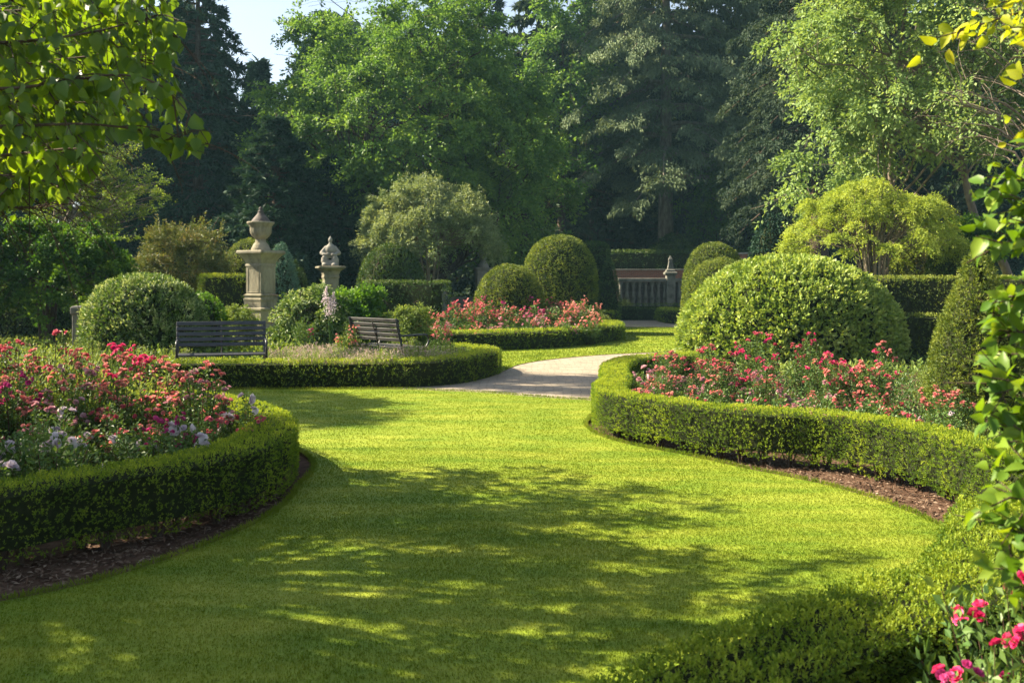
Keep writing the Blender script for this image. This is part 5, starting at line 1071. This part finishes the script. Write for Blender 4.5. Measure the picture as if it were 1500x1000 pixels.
def ball(g, c, r, seg=16):
    r = np.array(r if not np.isscalar(r) else (r, r, r), float); prof = [(max(.0005, math.sin(t)), -math.cos(t)) for t in np.linspace(0, math.pi, 11)]; h = Geo(); lathe(h, prof, seg); V = h.V[0] * r + np.array(c); g.add(V, np.concatenate(h.L).reshape(-1, 4), 0)
def figure():
    Y = 34; X = TX(484, Y); s = 1 / 42.9; z = lambda py: EYE + (415 - py) * s
    ped = thing("stone_pedestal", "square stone pedestal with moulded cap under the seated stone figure", "pedestal", (X, Y, 0)); rz = math.radians(20)
    g = Geo(); square(g, [(.40, -.04), (.40, .25), (.36, .3), (.24, .34), (.24, z(408)), (.265, z(407)), (.265, z(404)), (.25, z(403)), (.27, z(400)), (.30, z(397)), (.40, z(394)), (.45, z(392.5)), (.455, z(390.5)), (.43, z(390))], rz=rz); g.obj("column", [M['stone']], ped)
    st = thing("stone_figure", "weathered pale seated stone figure with bent arms on a pedestal", "statue", (X, Y, z(390))); u = lambda py: (390 - py) * s
    g = Geo()
    ball(g, (0, 0, u(351.5)), (.075, .08, .095)); ball(g, (0, 0, u(346.8)), (.03, .03, .035)); ball(g, (0, 0, u(357)), (.06, .06, .07))
    ball(g, (0, 0, u(366)), (.19, .13, .20)); ball(g, (0, .01, u(361)), (.15, .1, .09)); ball(g, (0, 0, u(373)), (.17, .13, .12))
    for q in (-1, 1):
        tube(g, [(q * .13, 0, u(361)), (q * .22, 0, u(366)), (q * .29, -.02, u(370))], [.06, .065, .07], 10); tube(g, [(q * .29, -.02, u(370)), (q * .2, -.11, u(373)), (q * .06, -.16, u(373))], [.07, .055, .045], 10)
        ball(g, (q * .28, -.01, u(370.5)), (.085, .09, .085)); tube(g, [(q * .1, 0, u(377)), (q * .2, -.12, u(379)), (q * .17, -.18, u(388))], [.10, .10, .085], 10)
        ball(g, (q * .16, -.2, u(388)), (.10, .13, .07)); ball(g, (q * .18, -.08, u(382)), (.13, .13, .13))
    box(g, (0, .02, u(385.5)), (.52, .36, .2)); remesh_obj(g, "body", [M['stone_grey']], st, .022)
figure()
def urn3():
    Y = 45; X = TX(708, Y); s = 1 / 32.4; z = lambda py: EYE + (415 - py) * s
    p = thing("stone_pedestal", "plain square pedestal under the small distant urn left of the clipped mound", "pedestal", (X, Y, 0)); g = Geo(); square(g, [(.5, -.04), (.5, .3), (.33, .36), (.33, z(397)), (.37, z(395.5)), (.40, z(393.5)), (.40, z(392))], rz=.2); g.obj("column", [M['stone_grey']], p)
    t = thing("stone_urn", "small shaded stone urn with a finial beyond the clipped mound", "urn", (X, Y, z(392))); o = lambda py: z(py) - z(392)
    g = Geo(); lathe(g, [(.26, 0), (.24, o(388)), (.15, o(384)), (.11, o(381)), (.14, o(379)), (.22, o(376)), (.27, o(372)), (.30, o(370.5)), (.29, o(369.5)), (.2, o(369)), (.15, o(366)), (.08, o(363)), (.07, o(361)), (.03, o(359)), (.002, o(358))], 20); g.obj("body", [M['stone_grey']], t)
    t = thing("stone_steps", "short flight of pale grey stone steps left of the small urn", "steps", (TX(680, 44), 44, 0)); g = Geo()
    for k in range(5): box(g, (0, .35 * k, .13 + .22 * k - .1), (1.6, .36, .22), bev=.015)
    g.obj("tread", [M['stone_grey']], t); g = Geo()
    for q in (-1, 1): box(g, (q * .95, .7, .62), (.26, 1.9, 1.32), bev=.02)
    g.obj("side_wall", [M['stone_grey']], t)
urn3()
def balustrade():
    Y = 56; t = thing("balustrade", "shaded pale stone balustrade with square piers in front of the brick wall", "balustrade", (TX(940, Y), Y, 0)); s = Y / F; z = lambda py: EYE + (415 - py) * s
    x = lambda px: (px - 940) * s; g = Geo(); box(g, ((x(905) + x(1075)) / 2, 0, z(410)), (x(1075) - x(905), .42, z(407.5) - z(413)), bev=.03); g.obj("rail", [M['stone_shade']], t)
    g = Geo(); box(g, ((x(905) + x(1075)) / 2, 0, (z(449) - .04) / 2), (x(1075) - x(905), .45, z(449) + .04), bev=.02); g.obj("base_wall", [M['stone_shade']], t)
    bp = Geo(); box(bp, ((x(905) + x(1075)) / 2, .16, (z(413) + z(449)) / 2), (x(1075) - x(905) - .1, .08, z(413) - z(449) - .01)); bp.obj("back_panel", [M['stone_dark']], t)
    H = z(413) - z(449); bg_ = Geo(); lathe(bg_, [(.13, 0), (.13, .1), (.08, .13), (.10, .22 * H), (.135, .34 * H), (.10, .5 * H), (.07, .72 * H), (.09, .86 * H), (.08, .88 * H), (.13, .93 * H), (.13, H)], 14); me = bg_.mesh("baluster", [M['stone_shade']])
    for px in list(np.arange(909, 976, 9.2)) + list(np.arange(995, 1072, 9.2)): put("baluster", me, t, (x(px), 0, z(449)))
    g = Geo(); box(g, (x(982), -.0, z(425) / 2), (.50, .5, z(405) + .9), bev=.03); square(g, [(.27, z(403.5)), (.34, z(402)), (.36, z(399.5)), (.30, z(398))], c=(x(982), 0, 0)); g.obj("pier", [M['stone_shade']], t)
    f = thing("stone_finial", "pale pointed stone obelisk finial on the balustrade pier", "finial", (TX(982, Y), Y, z(398))); g = Geo(); square(g, [(.25, 0), (.25, .1), (.17, .15), (.09, .6), (.11, .64), (.12, .7), (.02, .9)]); g.obj("body", [M['stone_shade']], f)
    w = thing("brick_wall", "low red brick wall with a stone coping behind the balustrade", "wall", (TX(960, 58.6), 58.6, 0)); g = Geo(); box(g, (3.2, 0, 1.2), (11.5, .35, 2.44)); o = g.obj("brickwork", [M['brick']], w)
    g = Geo(); box(g, (3.2, -.02, 2.45), (11.6, .46, .07), bev=.01); g.obj("coping", [M['stone_grey']], w)
    b = thing("brick_wall", "short sunlit piece of red brick wall showing above the leafy mound", "wall", (TX(1102, 44), 44, 0)); g = Geo(); box(g, (0, 0, 1.45), (1.1, .35, 2.95)); g.obj("brickwork", [M['brick']], b)
    g = Geo(); box(g, (0, -.02, 2.96), (1.2, .46, .08), bev=.01); g.obj("coping", [M['stone_grey']], b)
balustrade()
s_ = thing("stone_trough", "dull grey stone block half hidden behind the big mound at left", "stone block", (TX(128, 23.5), 23.5, 0), .3); g = Geo(); square(g, [(.30, -.04), (.30, .9), (.34, .95), (.34, 1.08), (.30, 1.12)]); g.obj("block", [M['stone_shade']], s_)


# ------------------------------------------------------------------ thin summer haze
hz = Geo(); box(hz, (0, 65, 21), (340, 280, 44.2))
hm, ht, ho = new_mat("haze_air"); pv = ht.nodes.new("ShaderNodeVolumePrincipled"); pv.inputs["Color"].default_value = (.42, .80, 1, 1); pv.inputs["Density"].default_value = .00036; pv.inputs["Anisotropy"].default_value = .2
ht.links.new(pv.outputs[0], ho.inputs[1]); hob = hz.obj("haze", [hm]); hob["kind"] = "stuff"; hob["label"] = "thin pale summer haze between the trees"; hob["category"] = "haze"
